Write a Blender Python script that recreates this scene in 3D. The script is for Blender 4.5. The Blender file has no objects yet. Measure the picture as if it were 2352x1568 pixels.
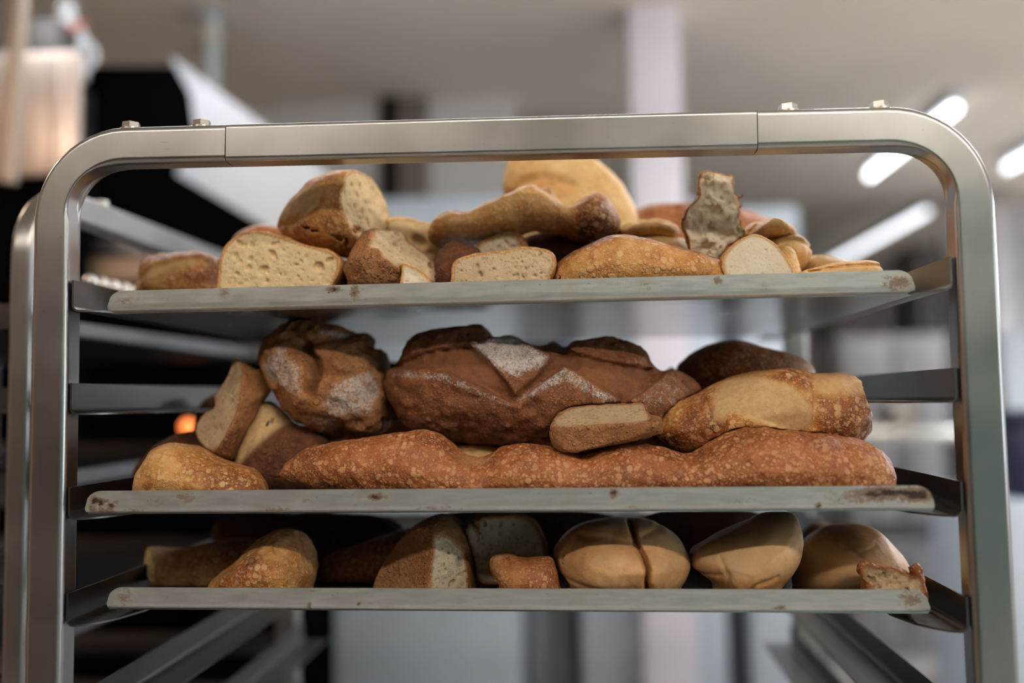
import bpy, bmesh, math, random, time
import numpy as np
from mathutils import Matrix, Vector

# ------------------------------------------------------------------ camera, light, exposure
scene = bpy.context.scene
COL = scene.collection
FPX = 2000.0
CAM = np.array([0.0720, -0.6836, 1.4500])
YAW, PITCH, ROLL = -0.0837, 0.0656, -0.0151

def cam_axes():
    cy, sy, cp, sp = math.cos(YAW), math.sin(YAW), math.cos(PITCH), math.sin(PITCH)
    fwd = np.array([sy * cp, cy * cp, sp])
    r0 = np.array([cy, -sy, 0.0])
    u0 = np.cross(r0, fwd)
    cr, sr = math.cos(ROLL), math.sin(ROLL)
    return cr * r0 + sr * u0, -sr * r0 + cr * u0, fwd
RT, UP, FW = cam_axes()

def P(u, v, Y):
    """world point seen at photo pixel (u, v) at world depth Y: used to measure the scene from the photograph"""
    d = RT * (u - 1176) / FPX - UP * (v - 784) / FPX + FW
    return CAM + d * ((Y - CAM[1]) / d[1])

cd = bpy.data.cameras.new('camera')
cam = bpy.data.objects.new('camera', cd)
COL.objects.link(cam)
cam.matrix_world = Matrix([[RT[0], UP[0], -FW[0], CAM[0]], [RT[1], UP[1], -FW[1], CAM[1]],
                           [RT[2], UP[2], -FW[2], CAM[2]], [0, 0, 0, 1]])
cd.sensor_width = 36
cd.lens = 36 * FPX / 2352
cd.clip_start = 0.02
cd.dof.use_dof = True
cd.dof.focus_distance = 0.715
cd.dof.aperture_fstop = 1.4
scene.camera = cam

scene.view_settings.view_transform = 'Standard'
scene.view_settings.look = 'None'
scene.view_settings.gamma = 1
scene.view_settings.use_curve_mapping = False
scene.view_settings.exposure = 0.0

w = bpy.data.worlds.new('world')
scene.world = w
w.use_nodes = True
w.node_tree.nodes['Background'].inputs[0].default_value = (0.5, 0.55, 0.6, 1)
w.node_tree.nodes['Background'].inputs[1].default_value = 0.05
try:
    scene.cycles.max_bounces = 7
    scene.cycles.diffuse_bounces = 4
    scene.cycles.glossy_bounces = 4
    scene.cycles.transmission_bounces = 4
    scene.cycles.caustics_reflective = False
    scene.cycles.caustics_refractive = False
    scene.cycles.sample_clamp_indirect = 4
    scene.cycles.use_denoising = True
    scene.cycles.adaptive_threshold = 0.02
except Exception:
    pass

LAMP_NEAR = 62.0      # emission of the ceiling tubes on the camera's side
LAMP_FILL = 34.0       # emission of the added hanging tubes, all out of view
WINDOW_FILL = 5.0         # added fill window in the right wall, behind the viewpoint
CEIL = 2.75

# ------------------------------------------------------------------ node helpers
def new_mat(name):
    m = bpy.data.materials.new(name)
    m.use_nodes = True
    nt = m.node_tree
    bs = nt.nodes['Principled BSDF']
    return m, nt, bs

def N(nt, t, **kw):
    n = nt.nodes.new(t)
    for k, v in kw.items():
        setattr(n, k, v)
    return n

def val(nt, sock, v):
    if hasattr(v, 'links') or isinstance(v, bpy.types.NodeSocket):
        nt.links.new(v, sock)
    else:
        sock.default_value = v

def M(nt, op, a, b=0.0, c=0.0, clamp=False):
    n = N(nt, 'ShaderNodeMath', operation=op, use_clamp=clamp)
    val(nt, n.inputs[0], a)
    val(nt, n.inputs[1], b)
    val(nt, n.inputs[2], c)
    return n.outputs[0]

def MR(nt, v, a, b, c=0.0, d=1.0, smooth=True):
    n = N(nt, 'ShaderNodeMapRange', interpolation_type='SMOOTHSTEP' if smooth else 'LINEAR')
    val(nt, n.inputs[0], v)
    for i, x in enumerate((a, b, c, d)):
        val(nt, n.inputs[i + 1], x)
    return n.outputs[0]

def MIX(nt, f, a, b, mode='MIX'):
    n = N(nt, 'ShaderNodeMix', data_type='RGBA', blend_type=mode)
    val(nt, n.inputs[0], f)
    for s, x in ((n.inputs[6], a), (n.inputs[7], b)):
        if isinstance(x, tuple):
            x = x + (1,) if len(x) == 3 else x
        val(nt, s, x)
    return n.outputs[2]

def NOISE(nt, vec, scale, detail=3, rough=0.55, dist=0.0):
    n = N(nt, 'ShaderNodeTexNoise')
    val(nt, n.inputs['Vector'], vec)
    n.inputs['Scale'].default_value = scale
    n.inputs['Detail'].default_value = detail
    n.inputs['Roughness'].default_value = rough
    n.inputs['Distortion'].default_value = dist
    return n.outputs[0], n.outputs[1]

def VOR(nt, vec, scale, feature='F1', rnd=1.0):
    n = N(nt, 'ShaderNodeTexVoronoi', feature=feature)
    val(nt, n.inputs['Vector'], vec)
    n.inputs['Scale'].default_value = scale
    n.inputs['Randomness'].default_value = rnd
    return n.outputs[0], n.outputs[1]

def ATTR(nt, name):
    return N(nt, 'ShaderNodeAttribute', attribute_name=name).outputs['Fac']

def OBJCO(nt, off=True):
    tc = N(nt, 'ShaderNodeTexCoord').outputs['Object']
    return tc

def MAPV(nt, vec, scale=(1, 1, 1), loc=(0, 0, 0)):
    n = N(nt, 'ShaderNodeMapping')
    val(nt, n.inputs[0], vec)
    n.inputs[1].default_value = loc
    n.inputs[3].default_value = scale
    return n.outputs[0]

def ADDV(nt, a, b, k):
    s = N(nt, 'ShaderNodeVectorMath', operation='SCALE')
    val(nt, s.inputs[0], b)
    s.inputs['Scale'].default_value = k
    n = N(nt, 'ShaderNodeVectorMath', operation='ADD')
    val(nt, n.inputs[0], a)
    val(nt, n.inputs[1], s.outputs[0])
    return n.outputs[0]

def BUMP(nt, h, strength, dist, normal=None):
    n = N(nt, 'ShaderNodeBump')
    n.inputs['Strength'].default_value = strength
    n.inputs['Distance'].default_value = dist
    val(nt, n.inputs['Height'], h)
    if normal is not None:
        nt.links.new(normal, n.inputs['Normal'])
    return n.outputs[0]

def SEP(nt, vec):
    n = N(nt, 'ShaderNodeSeparateXYZ')
    val(nt, n.inputs[0], vec)
    return n.outputs

# ------------------------------------------------------------------ materials
def plain(name, col, rough=0.5, metal=0.0, var=0.08, scale=6.0, bump=0.0, bscale=80.0):
    m, nt, bs = new_mat(name)
    co = OBJCO(nt)
    n, _ = NOISE(nt, co, scale, 4)
    f = MR(nt, n, 0.3, 0.7)
    c2 = tuple(max(0, x * (1 - var * 2)) for x in col)
    nt.links.new(MIX(nt, f, c2, col), bs.inputs['Base Color'])
    bs.inputs['Roughness'].default_value = rough
    bs.inputs['Metallic'].default_value = metal
    if bump:
        h, _ = NOISE(nt, co, bscale, 3)
        nt.links.new(BUMP(nt, h, bump, 0.002), bs.inputs['Normal'])
    return m

def emit(name, col, s):
    m, nt, bs = new_mat(name)
    bs.inputs['Base Color'].default_value = (*col, 1)
    bs.inputs['Emission Color'].default_value = (*col, 1)
    bs.inputs['Emission Strength'].default_value = s
    return m

def steel(name, col=(0.60, 0.585, 0.56), rough=0.30, grain=(3, 60, 260), spots=0.0):
    m, nt, bs = new_mat(name)
    co = OBJCO(nt)
    g, _ = NOISE(nt, MAPV(nt, co, grain), 9, 5, 0.65)
    big, _ = NOISE(nt, co, 11, 4, 0.6)
    fine, _ = NOISE(nt, co, 420, 2)
    dirt = MR(nt, fine, 0.70, 0.78)
    f = MR(nt, big, 0.3, 0.75)
    c = MIX(nt, f, tuple(x * 0.86 for x in col), col)
    c = MIX(nt, M(nt, 'MULTIPLY', dirt, 0.25 + spots), c, (0.10, 0.06, 0.04))
    nt.links.new(c, bs.inputs['Base Color'])
    bs.inputs['Metallic'].default_value = 1.0
    r = M(nt, 'ADD', rough - 0.04, M(nt, 'MULTIPLY', g, 0.07))
    r = M(nt, 'ADD', r, M(nt, 'MULTIPLY', f, 0.06))
    nt.links.new(r, bs.inputs['Roughness'])
    return m

def pan_metal(name, col=(0.66, 0.69, 0.67)):
    """aluminium baking sheet: attribute 'stain' says where baked-on grease sits"""
    m, nt, bs = new_mat(name)
    co = OBJCO(nt)
    st = ATTR(nt, 'stain')
    sc, _ = NOISE(nt, MAPV(nt, co, (1, 1, 4)), 60, 6, 0.7)
    n2, _ = NOISE(nt, MAPV(nt, co, (0.6, 1, 1)), 260, 6, 0.8)
    n3, _ = NOISE(nt, co, 26, 3)
    streak, _ = NOISE(nt, MAPV(nt, co, (6, 40, 40)), 6, 5, 0.7)
    spots = M(nt, 'MULTIPLY', MR(nt, n2, 0.635, 0.67), MR(nt, n3, 0.42, 0.6))
    k = M(nt, 'ADD', M(nt, 'MULTIPLY', st, 1.25), M(nt, 'MULTIPLY', M(nt, 'SUBTRACT', n2, 0.5), 1.9))
    stain = MR(nt, k, 0.45, 0.75)
    dark = MR(nt, k, 0.85, 1.1)
    base = MIX(nt, MR(nt, streak, 0.3, 0.75), tuple(x * 0.82 for x in col), col)
    film = MR(nt, M(nt, 'ADD', M(nt, 'MULTIPLY', st, 0.5), n3), 0.55, 1.0)
    base = MIX(nt, M(nt, 'MULTIPLY', film, 0.45), base, (0.42, 0.34, 0.22))
    base = MIX(nt, M(nt, 'MULTIPLY', stain, 0.8), base, (0.13, 0.058, 0.022))
    base = MIX(nt, M(nt, 'MAXIMUM', dark, M(nt, 'MULTIPLY', spots, 0.7)), base, (0.03, 0.017, 0.012))
    nt.links.new(base, bs.inputs['Base Color'])
    nt.links.new(M(nt, 'SUBTRACT', 0.85, M(nt, 'MULTIPLY', M(nt, 'MAXIMUM', stain, spots), 0.8)), bs.inputs['Metallic'])
    nt.links.new(M(nt, 'ADD', 0.34, M(nt, 'MULTIPLY', streak, 0.22)), bs.inputs['Roughness'])
    scr, _ = NOISE(nt, MAPV(nt, co, (60, 60, 8)), 14, 2)
    nt.links.new(BUMP(nt, M(nt, 'ADD', sc, M(nt, 'MULTIPLY', scr, 0.5)), 0.12, 0.0008), bs.inputs['Normal'])
    return m

def crust_mat(name, pale, gold, brown, dark, base=0.45, amt=0.9, blister=0.6, bl_scale=120, bl_col=(0.62, 0.36, 0.16),
              gloss=0.45, scorecol=(0.62, 0.42, 0.20), rough_bump=0.35, crumb=(0.72, 0.58, 0.38), flourcol=(0.74, 0.69, 0.64), spot=0.0, mott=0.75):
    m, nt, bs = new_mat(name)
    co = OBJCO(nt)
    _, wv = NOISE(nt, co, 70, 3)
    cw = ADDV(nt, co, wv, 0.006)
    n1, _ = NOISE(nt, co, 24, 4, 0.6)
    n2, _ = NOISE(nt, co, 210, 5, 0.7)
    n4, _ = NOISE(nt, co, 800, 2, 0.7)
    br, tone, flour, dep = ATTR(nt, 'brown'), ATTR(nt, 'tone'), ATTR(nt, 'flour'), ATTR(nt, 'depth')
    f = M(nt, 'ADD', base, M(nt, 'MULTIPLY', M(nt, 'SUBTRACT', n1, 0.5), amt))
    n5, _ = NOISE(nt, co, 85, 5, 0.65)
    f = M(nt, 'ADD', f, M(nt, 'MULTIPLY', M(nt, 'SUBTRACT', n2, 0.5), mott))
    f = M(nt, 'ADD', f, M(nt, 'MULTIPLY', M(nt, 'SUBTRACT', n5, 0.5), mott))
    f = M(nt, 'ADD', f, br)
    c = MIX(nt, MR(nt, f, 0.0, 0.38, smooth=False), pale, gold)
    c = MIX(nt, MR(nt, f, 0.34, 0.72, smooth=False), c, brown)
    c = MIX(nt, MR(nt, f, 0.72, 1.1, smooth=False), c, dark)
    # oven blisters, two sizes
    d1, c1 = VOR(nt, cw, bl_scale)
    r1 = SEP(nt, c1)[0]
    b1 = MR(nt, M(nt, 'SUBTRACT', M(nt, 'MULTIPLY', r1, 0.66), d1), -0.02, 0.20)
    d2, c2 = VOR(nt, cw, bl_scale * 2.1)
    r2 = SEP(nt, c2)[1]
    b2 = MR(nt, M(nt, 'SUBTRACT', M(nt, 'MULTIPLY', r2, 0.68), d2), -0.02, 0.20)
    nb, _ = NOISE(nt, co, 40, 2)
    patch = MR(nt, nb, 0.32, 0.6, 0.5, 1.0)
    d6, c6 = VOR(nt, cw, bl_scale * 4.2)
    r6 = SEP(nt, c6)[0]
    b6 = MR(nt, M(nt, 'SUBTRACT', M(nt, 'MULTIPLY', r6, 0.66), d6), -0.02, 0.2)
    b1 = M(nt, 'MULTIPLY', b1, M(nt, 'ADD', 0.45, M(nt, 'MULTIPLY', SEP(nt, c1)[2], 0.55)))
    b2 = M(nt, 'MULTIPLY', b2, M(nt, 'ADD', 0.35, M(nt, 'MULTIPLY', SEP(nt, c2)[2], 0.6)))
    bl = M(nt, 'MULTIPLY', M(nt, 'MAXIMUM', M(nt, 'MAXIMUM', b1, b2), M(nt, 'MULTIPLY', b6, 0.5)), patch)
    bl = M(nt, 'MULTIPLY', bl, M(nt, 'SUBTRACT', 1.0, tone))
    c = MIX(nt, M(nt, 'MULTIPLY', bl, blister), c, bl_col)
    # pale opened score
    sc = MIX(nt, MR(nt, M(nt, 'ADD', M(nt, 'MULTIPLY', n2, 0.7), M(nt, 'MULTIPLY', n1, 0.5)), 0.45, 0.8), scorecol,
             tuple(0.6 * a + 0.4 * b for a, b in zip(scorecol, brown)))
    c = MIX(nt, M(nt, 'MULTIPLY', tone, 0.92), c, sc)
    # flour dust
    fl = MR(nt, M(nt, 'ADD', flour, M(nt, 'MULTIPLY', M(nt, 'SUBTRACT', M(nt, 'ADD', M(nt, 'MULTIPLY', n4, 0.6), M(nt, 'MULTIPLY', n2, 0.6)), 0.6), 1.9)), 0.38, 0.95)
    fl = M(nt, 'MULTIPLY', fl, MR(nt, flour, 0.02, 0.15))
    c = MIX(nt, M(nt, 'MULTIPLY', fl, 0.8), c, flourcol)
    if spot:
        d3, c3 = VOR(nt, cw, 170)
        r3 = SEP(nt, c3)[2]
        sp = M(nt, 'MULTIPLY', MR(nt, M(nt, 'SUBTRACT', M(nt, 'MULTIPLY', r3, 0.4), d3), 0.02, 0.1), spot)
        c = MIX(nt, sp, c, (0.07, 0.03, 0.015))
    # towards the crumb just under a cut
    c = MIX(nt, MR(nt, dep, 0.9, 2.2), c, tuple(0.55 * a + 0.45 * b for a, b in zip(crumb, gold)))
    nt.links.new(c, bs.inputs['Base Color'])
    nt.links.new(M(nt, 'ADD', gloss, M(nt, 'ADD', M(nt, 'MULTIPLY', fl, 0.3), M(nt, 'MULTIPLY', tone, 0.2))), bs.inputs['Roughness'])
    bs.inputs['Specular IOR Level'].default_value = 0.35
    h = M(nt, 'ADD', M(nt, 'MULTIPLY', bl, 0.9), M(nt, 'MULTIPLY', n2, 0.8))
    h = M(nt, 'ADD', h, M(nt, 'MULTIPLY', n4, 0.22))
    nt.links.new(BUMP(nt, h, rough_bump, 0.0022), bs.inputs['Normal'])
    return m

def crumb_mat(name, col, shade, edge, pore=1.0, fine=260):
    m, nt, bs = new_mat(name)
    co = OBJCO(nt)
    _, wv = NOISE(nt, co, 60, 3)
    cw = ADDV(nt, co, wv, 0.005)
    dep = ATTR(nt, 'depth')
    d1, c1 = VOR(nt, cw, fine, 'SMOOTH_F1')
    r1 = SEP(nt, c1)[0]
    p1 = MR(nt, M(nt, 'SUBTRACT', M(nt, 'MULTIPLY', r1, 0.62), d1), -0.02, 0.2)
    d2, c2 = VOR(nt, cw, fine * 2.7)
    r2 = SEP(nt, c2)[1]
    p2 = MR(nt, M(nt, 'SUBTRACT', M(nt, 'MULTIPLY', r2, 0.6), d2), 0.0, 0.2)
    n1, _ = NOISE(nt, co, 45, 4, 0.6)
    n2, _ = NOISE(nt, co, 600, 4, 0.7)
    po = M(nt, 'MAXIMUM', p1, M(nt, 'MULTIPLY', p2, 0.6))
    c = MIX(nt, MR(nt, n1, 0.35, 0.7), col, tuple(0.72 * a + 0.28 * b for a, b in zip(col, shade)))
    c = MIX(nt, M(nt, 'MULTIPLY', po, 0.55 * pore), c, shade)  # pores darkened in colour to stand in for the shade inside them
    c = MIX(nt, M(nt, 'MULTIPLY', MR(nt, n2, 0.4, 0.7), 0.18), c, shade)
    c = MIX(nt, MR(nt, dep, 1.2, 4.2), edge, c)
    nt.links.new(c, bs.inputs['Base Color'])
    bs.inputs['Roughness'].default_value = 0.85
    bs.inputs['Specular IOR Level'].default_value = 0.15
    h = M(nt, 'SUBTRACT', M(nt, 'MULTIPLY', n2, 0.35), M(nt, 'ADD', po, M(nt, 'MULTIPLY', p2, 0.3)))
    nt.links.new(BUMP(nt, h, 0.36 * pore, 0.0020), bs.inputs['Normal'])
    return m

STEEL = steel('brushed_steel', (0.46, 0.46, 0.455), 0.29)
STEEL_RAIL = steel('rail_steel', (0.16, 0.156, 0.152), 0.33, (60, 3, 60))
STEEL_DARK = steel('dull_steel', (0.22, 0.225, 0.235), 0.42)
ZINC = steel('zinc_bolt', (0.72, 0.69, 0.64), 0.25)
ALU = pan_metal('baking_sheet_aluminium')
PANBASE = steel('pan_base_aluminium', (0.70, 0.70, 0.70), 0.22, (90, 4, 4))
BLACK = plain('black_enamel', (0.0018, 0.0018, 0.0019), 0.95)
BLACK.node_tree.nodes['Principled BSDF'].inputs['Specular IOR Level'].default_value = 0.0
RUBBER = plain('black_rubber', (0.02, 0.02, 0.02), 0.8)
WHITE = plain('white_enamel', (0.54, 0.61, 0.68), 0.35, var=0.03)
WALLP = plain('wall_paint', (0.62, 0.61, 0.60), 0.8, var=0.04)
MINT = plain('mint_paint', (0.25, 0.44, 0.38), 0.7, var=0.04)
TAN = plain('tan_paint', (0.40, 0.27, 0.20), 0.7, var=0.06)
CEILP = plain('ceiling_paint', (0.85, 0.77, 0.65), 0.85, var=0.05, scale=1.5)
FLOORP = plain('floor_quarry', (0.58, 0.55, 0.52), 0.5, var=0.1, scale=3)
NAVY = plain('navy_plastic', (0.008, 0.010, 0.045), 0.5)
COPPERISH = plain('warm_steel', (0.70, 0.585, 0.51), 0.42, metal=0.75, var=0.05)

# crust families: pale, gold, brown, dark
CRUST = {
    'baguette': crust_mat('baguette_crust', (0.66, 0.40, 0.155), (0.55, 0.25, 0.066), (0.30, 0.092, 0.021), (0.085, 0.026, 0.010), base=0.36, amt=1.2, blister=0.85, bl_scale=165, bl_col=(0.70, 0.44, 0.21), rough_bump=0.5),
    'red': crust_mat('red_brown_crust', (0.47, 0.20, 0.07), (0.35, 0.112, 0.032), (0.21, 0.055, 0.016), (0.075, 0.022, 0.010), base=0.46, amt=1.1, blister=0.9, bl_scale=200, bl_col=(0.66, 0.35, 0.165), rough_bump=0.5),
    'sour': crust_mat('sourdough_crust', (0.32, 0.14, 0.052), (0.23, 0.082, 0.028), (0.14, 0.044, 0.016), (0.05, 0.016, 0.008), base=0.44, amt=1.1, blister=0.5, bl_scale=260, bl_col=(0.40, 0.19, 0.085), scorecol=(0.22, 0.085, 0.03), gloss=0.55, rough_bump=0.8),
    'rustic': crust_mat('rustic_crust', (0.46, 0.23, 0.095), (0.36, 0.15, 0.052), (0.22, 0.08, 0.028), (0.06, 0.024, 0.012), base=0.34, amt=1.1, blister=0.3, bl_scale=190, bl_col=(0.50, 0.27, 0.12), gloss=0.62, rough_bump=1.0, scorecol=(0.28, 0.125, 0.048), spot=0.35),
    'bun': crust_mat('soft_bun_crust', (0.74, 0.50, 0.27), (0.62, 0.335, 0.14), (0.40, 0.165, 0.052), (0.18, 0.064, 0.018), mott=0.18, base=0.27, amt=0.95, blister=0.04, gloss=0.42, rough_bump=0.12),
    'pastry': crust_mat('pale_pastry_crust', (0.80, 0.58, 0.29), (0.72, 0.44, 0.17), (0.48, 0.22, 0.06), (0.2, 0.075, 0.025), base=0.25, amt=0.8, blister=0.2, gloss=0.5, rough_bump=0.35),
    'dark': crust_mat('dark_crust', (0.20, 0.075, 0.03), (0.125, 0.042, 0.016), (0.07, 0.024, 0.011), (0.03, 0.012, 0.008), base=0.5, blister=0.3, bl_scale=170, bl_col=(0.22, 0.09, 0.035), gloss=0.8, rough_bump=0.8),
}
CRUMB = {
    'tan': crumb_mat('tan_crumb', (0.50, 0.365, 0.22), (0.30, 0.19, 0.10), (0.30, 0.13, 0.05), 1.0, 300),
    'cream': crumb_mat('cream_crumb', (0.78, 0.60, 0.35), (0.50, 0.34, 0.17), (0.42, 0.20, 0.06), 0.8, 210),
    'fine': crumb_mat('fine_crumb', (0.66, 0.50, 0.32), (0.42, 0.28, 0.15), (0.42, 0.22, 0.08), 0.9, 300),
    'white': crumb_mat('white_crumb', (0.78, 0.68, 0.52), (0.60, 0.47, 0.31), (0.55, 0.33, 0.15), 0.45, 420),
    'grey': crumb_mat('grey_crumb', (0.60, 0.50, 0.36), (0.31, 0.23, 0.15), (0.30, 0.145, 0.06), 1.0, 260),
}

# ------------------------------------------------------------------ object helpers
def tag(o, label=None, cat=None, group=None, kind=None):
    if label: o['label'] = label
    if cat: o['category'] = cat
    if group: o['group'] = group
    if kind: o['kind'] = kind
    return o

def empty(name, loc, label=None, cat=None, group=None):
    o = bpy.data.objects.new(name, None)
    o.empty_display_size = 0.02
    o.location = loc
    COL.objects.link(o)
    return tag(o, label, cat, group)

def link(name, me, mat, parent=None, loc=None):
    o = bpy.data.objects.new(name, me)
    if mat is not None:
        me.materials.append(mat)
    COL.objects.link(o)
    if parent is not None:
        o.parent = parent
    if loc is not None:
        o.location = loc
    return o

def bm_obj(name, bm, mat, parent=None, loc=None, smooth=30):
    me = bpy.data.meshes.new(name)
    bmesh.ops.recalc_face_normals(bm, faces=bm.faces)
    bm.to_mesh(me)
    bm.free()
    if smooth:
        me.shade_smooth()
        try:
            me.set_sharp_from_angle(angle=math.radians(smooth))
        except Exception:
            pass
    return link(name, me, mat, parent, loc)

def add_box(bm, lo, hi, bevel=0.0, seg=2):
    b = bmesh.new()
    bmesh.ops.create_cube(b, size=1)
    for v in b.verts:
        v.co = Vector([(lo[i] + hi[i]) / 2 + v.co[i] * (hi[i] - lo[i]) for i in range(3)])
    if bevel:
        bmesh.ops.bevel(b, geom=list(b.edges), offset=bevel, segments=seg, affect='EDGES', profile=0.5)
    me = bpy.data.meshes.new('t')
    b.to_mesh(me)
    b.free()
    bm.from_mesh(me)
    bpy.data.meshes.remove(me)

def box(name, lo, hi, mat, parent=None, bevel=0.004, off=(0, 0, 0)):
    bm = bmesh.new()
    lo = [a - b for a, b in zip(lo, off)]
    hi = [a - b for a, b in zip(hi, off)]
    add_box(bm, lo, hi, bevel)
    return bm_obj(name, bm, mat, parent)

def add_cyl(bm, a, b, r, seg=20, r2=None):
    a, b = Vector(a), Vector(b)
    d = b - a
    q = Vector((0, 0, 1)).rotation_difference(d.normalized())
    mt = Matrix.Translation((a + b) / 2) @ q.to_matrix().to_4x4()
    bmesh.ops.create_cone(bm, cap_ends=True, segments=seg, radius1=r, radius2=r if r2 is None else r2, depth=d.length, matrix=mt)

def cyl(name, a, b, r, mat, parent=None, seg=20, r2=None):
    bm = bmesh.new()
    add_cyl(bm, a, b, r, seg, r2)
    return bm_obj(name, bm, mat, parent)

def rrect(w, h, r, n=5):
    pts = []
    for cx, cy, a0 in ((w / 2 - r, h / 2 - r, 0), (-w / 2 + r, h / 2 - r, 90), (-w / 2 + r, -h / 2 + r, 180), (w / 2 - r, -h / 2 + r, 270)):
        for i in range(n + 1):
            a = math.radians(a0 + 90 * i / n)
            pts.append((cx + r * math.cos(a), cy + r * math.sin(a)))
    return pts

def sweep(name, path, prof, side, mat, parent=None, pinch=None):
    """sweep a closed profile along a path lying in a plane whose normal is side; prof = (in-plane, along side)"""
    bm = bmesh.new()
    side = Vector(side)
    rings = []
    n = len(path)
    for i, p in enumerate(path):
        p = Vector(p)
        a = Vector(path[max(0, i - 1)])
        b = Vector(path[min(n - 1, i + 1)])
        t = (b - a).normalized()
        inn = side.cross(t).normalized()
        rings.append([bm.verts.new(p + inn * (x if not pinch else pinch(i, x, y)[0]) + side * (y if not pinch else pinch(i, x, y)[1])) for x, y in prof])
    m = len(prof)
    for i in range(n - 1):
        for j in range(m):
            bm.faces.new((rings[i][j], rings[i][(j + 1) % m], rings[i + 1][(j + 1) % m], rings[i + 1][j]))
    bm.faces.new(rings[0][::-1])
    bm.faces.new(rings[-1])
    o = bm_obj(name, bm, mat, parent, smooth=0)
    me = o.data
    # the walls are flat and only the corners round: normals from face areas
    V = np.empty(len(me.vertices) * 3, np.float32)
    me.vertices.foreach_get('co', V)
    V = V.reshape(-1, 3)
    nor = np.zeros_like(V)
    capn = {len(me.polygons) - 1, len(me.polygons) - 2}
    for f in me.polygons:
        if f.index in capn: continue
        k = np.array(f.normal) * f.area ** 2
        for v in f.vertices:
            nor[v] += k
    nor /= np.linalg.norm(nor, axis=1, keepdims=True) + 1e-12
    me.shade_smooth()
    ln = []
    for f in me.polygons:
        for v in f.vertices:
            ln.append(tuple(f.normal) if f.index in capn else tuple(nor[v]))
    me.normals_split_custom_set(ln)
    return o

# ------------------------------------------------------------------ the room
def struct(o):
    o['kind'] = 'structure'
    return o
X0, X1, Y0, Y1 = -2.7, 4.3, -4.4, 9.4
struct(box('floor', (X0, Y0, -0.1), (X1, Y1, 0), FLOORP, bevel=0))
struct(box('ceiling', (X0, Y0, CEIL), (X1, Y1, CEIL + 0.1), CEILP, bevel=0))
struct(box('wall_back', (X0, Y1, 0), (X1, Y1 + 0.1, CEIL), WALLP, bevel=0))
struct(box('wall_right', (X1, Y0, 0), (X1 + 0.1, Y1, CEIL), WALLP, bevel=0))
struct(box('wall_left', (X0 - 0.1, Y0, 0), (X0, Y1, CEIL), TAN, bevel=0))
struct(box('wall_front', (X0, Y0 - 0.1, 0), (X1, Y0, CEIL), MINT, bevel=0))
struct(box('wall_inner', (X0, 2.95, 0), (-0.22, 3.15, CEIL), WALLP, bevel=0.01))

win = bpy.data.objects.new('fill_window_1', None)  # unseen window with a glowing pane, added as low-angle fill light
COL.objects.link(win)
win.location = (X1, -1.9, 1.55)
win['kind'] = 'structure'
box('fill_window_pane', (-0.012, -0.95, -0.55), (-0.006, 0.95, 0.55), emit('window_fill', (0.86, 0.94, 1.0), WINDOW_FILL), win, 0)
for q in (-0.95, 0, 0.95):
    box('fill_window_frame', (-0.05, q - 0.03, -0.58), (0, q + 0.03, 0.58), WHITE, win, 0.004)
for q in (-0.56, 0.56):
    box('fill_window_frame', (-0.05, -0.98, q - 0.03), (0, 0.98, q + 0.03), WHITE, win, 0.004)

def ceiling_light(x, y, ln, s, label, group, col=(1.0, 0.89, 0.77), along='y', drop=0.0, single=False):
    root = empty('ceiling_light', (x, y, CEIL - drop), label, 'ceiling light', group)
    if drop:
        for q in (-ln * 0.4, ln * 0.4):
            a = (0, q) if along == 'y' else (q, 0)
            cyl('hanger', (*a, -0.01), (*a, drop - 0.001), 0.006, WHITE, root, 8)
    hx, hy = (0.07, ln / 2) if along == 'y' else (ln / 2, 0.07)
    if single: hx, hy = (0.03, hy) if along == 'y' else (hx, 0.03)
    box('housing', (-hx, -hy, -0.05), (hx, hy, 0), WHITE, root, 0.006)
    em = emit('tube_light', col, s)
    for k in ((0.0,) if single else (-0.032, 0.032)):
        if along == 'y':
            cyl('tube', (k, -hy + 0.02, -0.068), (k, hy - 0.02, -0.068), 0.016, em, root, 12)
        else:
            cyl('tube', (-hx + 0.02, k, -0.068), (hx - 0.02, k, -0.068), 0.016, em, root, 12)
    return root
G = 'tube lights on the ceiling'
ceiling_light(1.45, -1.75, 1.5, LAMP_NEAR * 1.15, 'long twin tube ceiling light behind the viewpoint at the side of the fill window', G, along='x')
ceiling_light(-1.15, -1.75, 1.5, LAMP_NEAR * 0.6, 'twin tube ceiling light behind the viewpoint towards the left wall', G, along='x')
ceiling_light(0.15, -1.0, 0.9, LAMP_NEAR * 0.5, 'short twin tube ceiling light just behind the viewpoint', G, along='x')
COOL = (0.96, 0.97, 1.0)
ceiling_light(3.0, 1.1, 1.6, LAMP_FILL * 2.6, 'added fill tube light hanging in the aisle near the right wall, out of view', G, COOL, 'y', 0.65)  # unseen lamp added to brighten the ceiling at right
ceiling_light(1.70, 3.76, 1.2, 8, 'bright tube ceiling light passing behind the upper right corner of the rack frame', G, COOL, single=True)
ceiling_light(2.42, 3.55, 1.5, 5, 'tube ceiling light cut off by the right edge, beside the right post', G, COOL, single=True)
ceiling_light(2.42, 6.6, 2.4, 3.2, 'tube ceiling light seen far off just above the upper tray at right', G, COOL, single=True)
ceiling_light(-0.5, 1.05, 1.6, LAMP_FILL * 0.55, 'added fill tube light hanging above the black machine, out of view', G, COOL, 'x', 0.28)  # unseen lamp added to light the slanted panel and the ceiling
ceiling_light(1.25, 1.0, 1.4, LAMP_FILL * 1.2, 'added fill tube light hanging above the aisle at the right of the rack, out of view', G, COOL, 'x', 0.28)  # unseen lamp added to light the things behind the rack
ceiling_light(3.85, 4.0, 2.6, LAMP_FILL * 3.0, 'added fill tube light hanging along the right wall, out of view', G, COOL, 'y', 0.6)  # unseen lamp added to light the far right of the room
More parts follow.
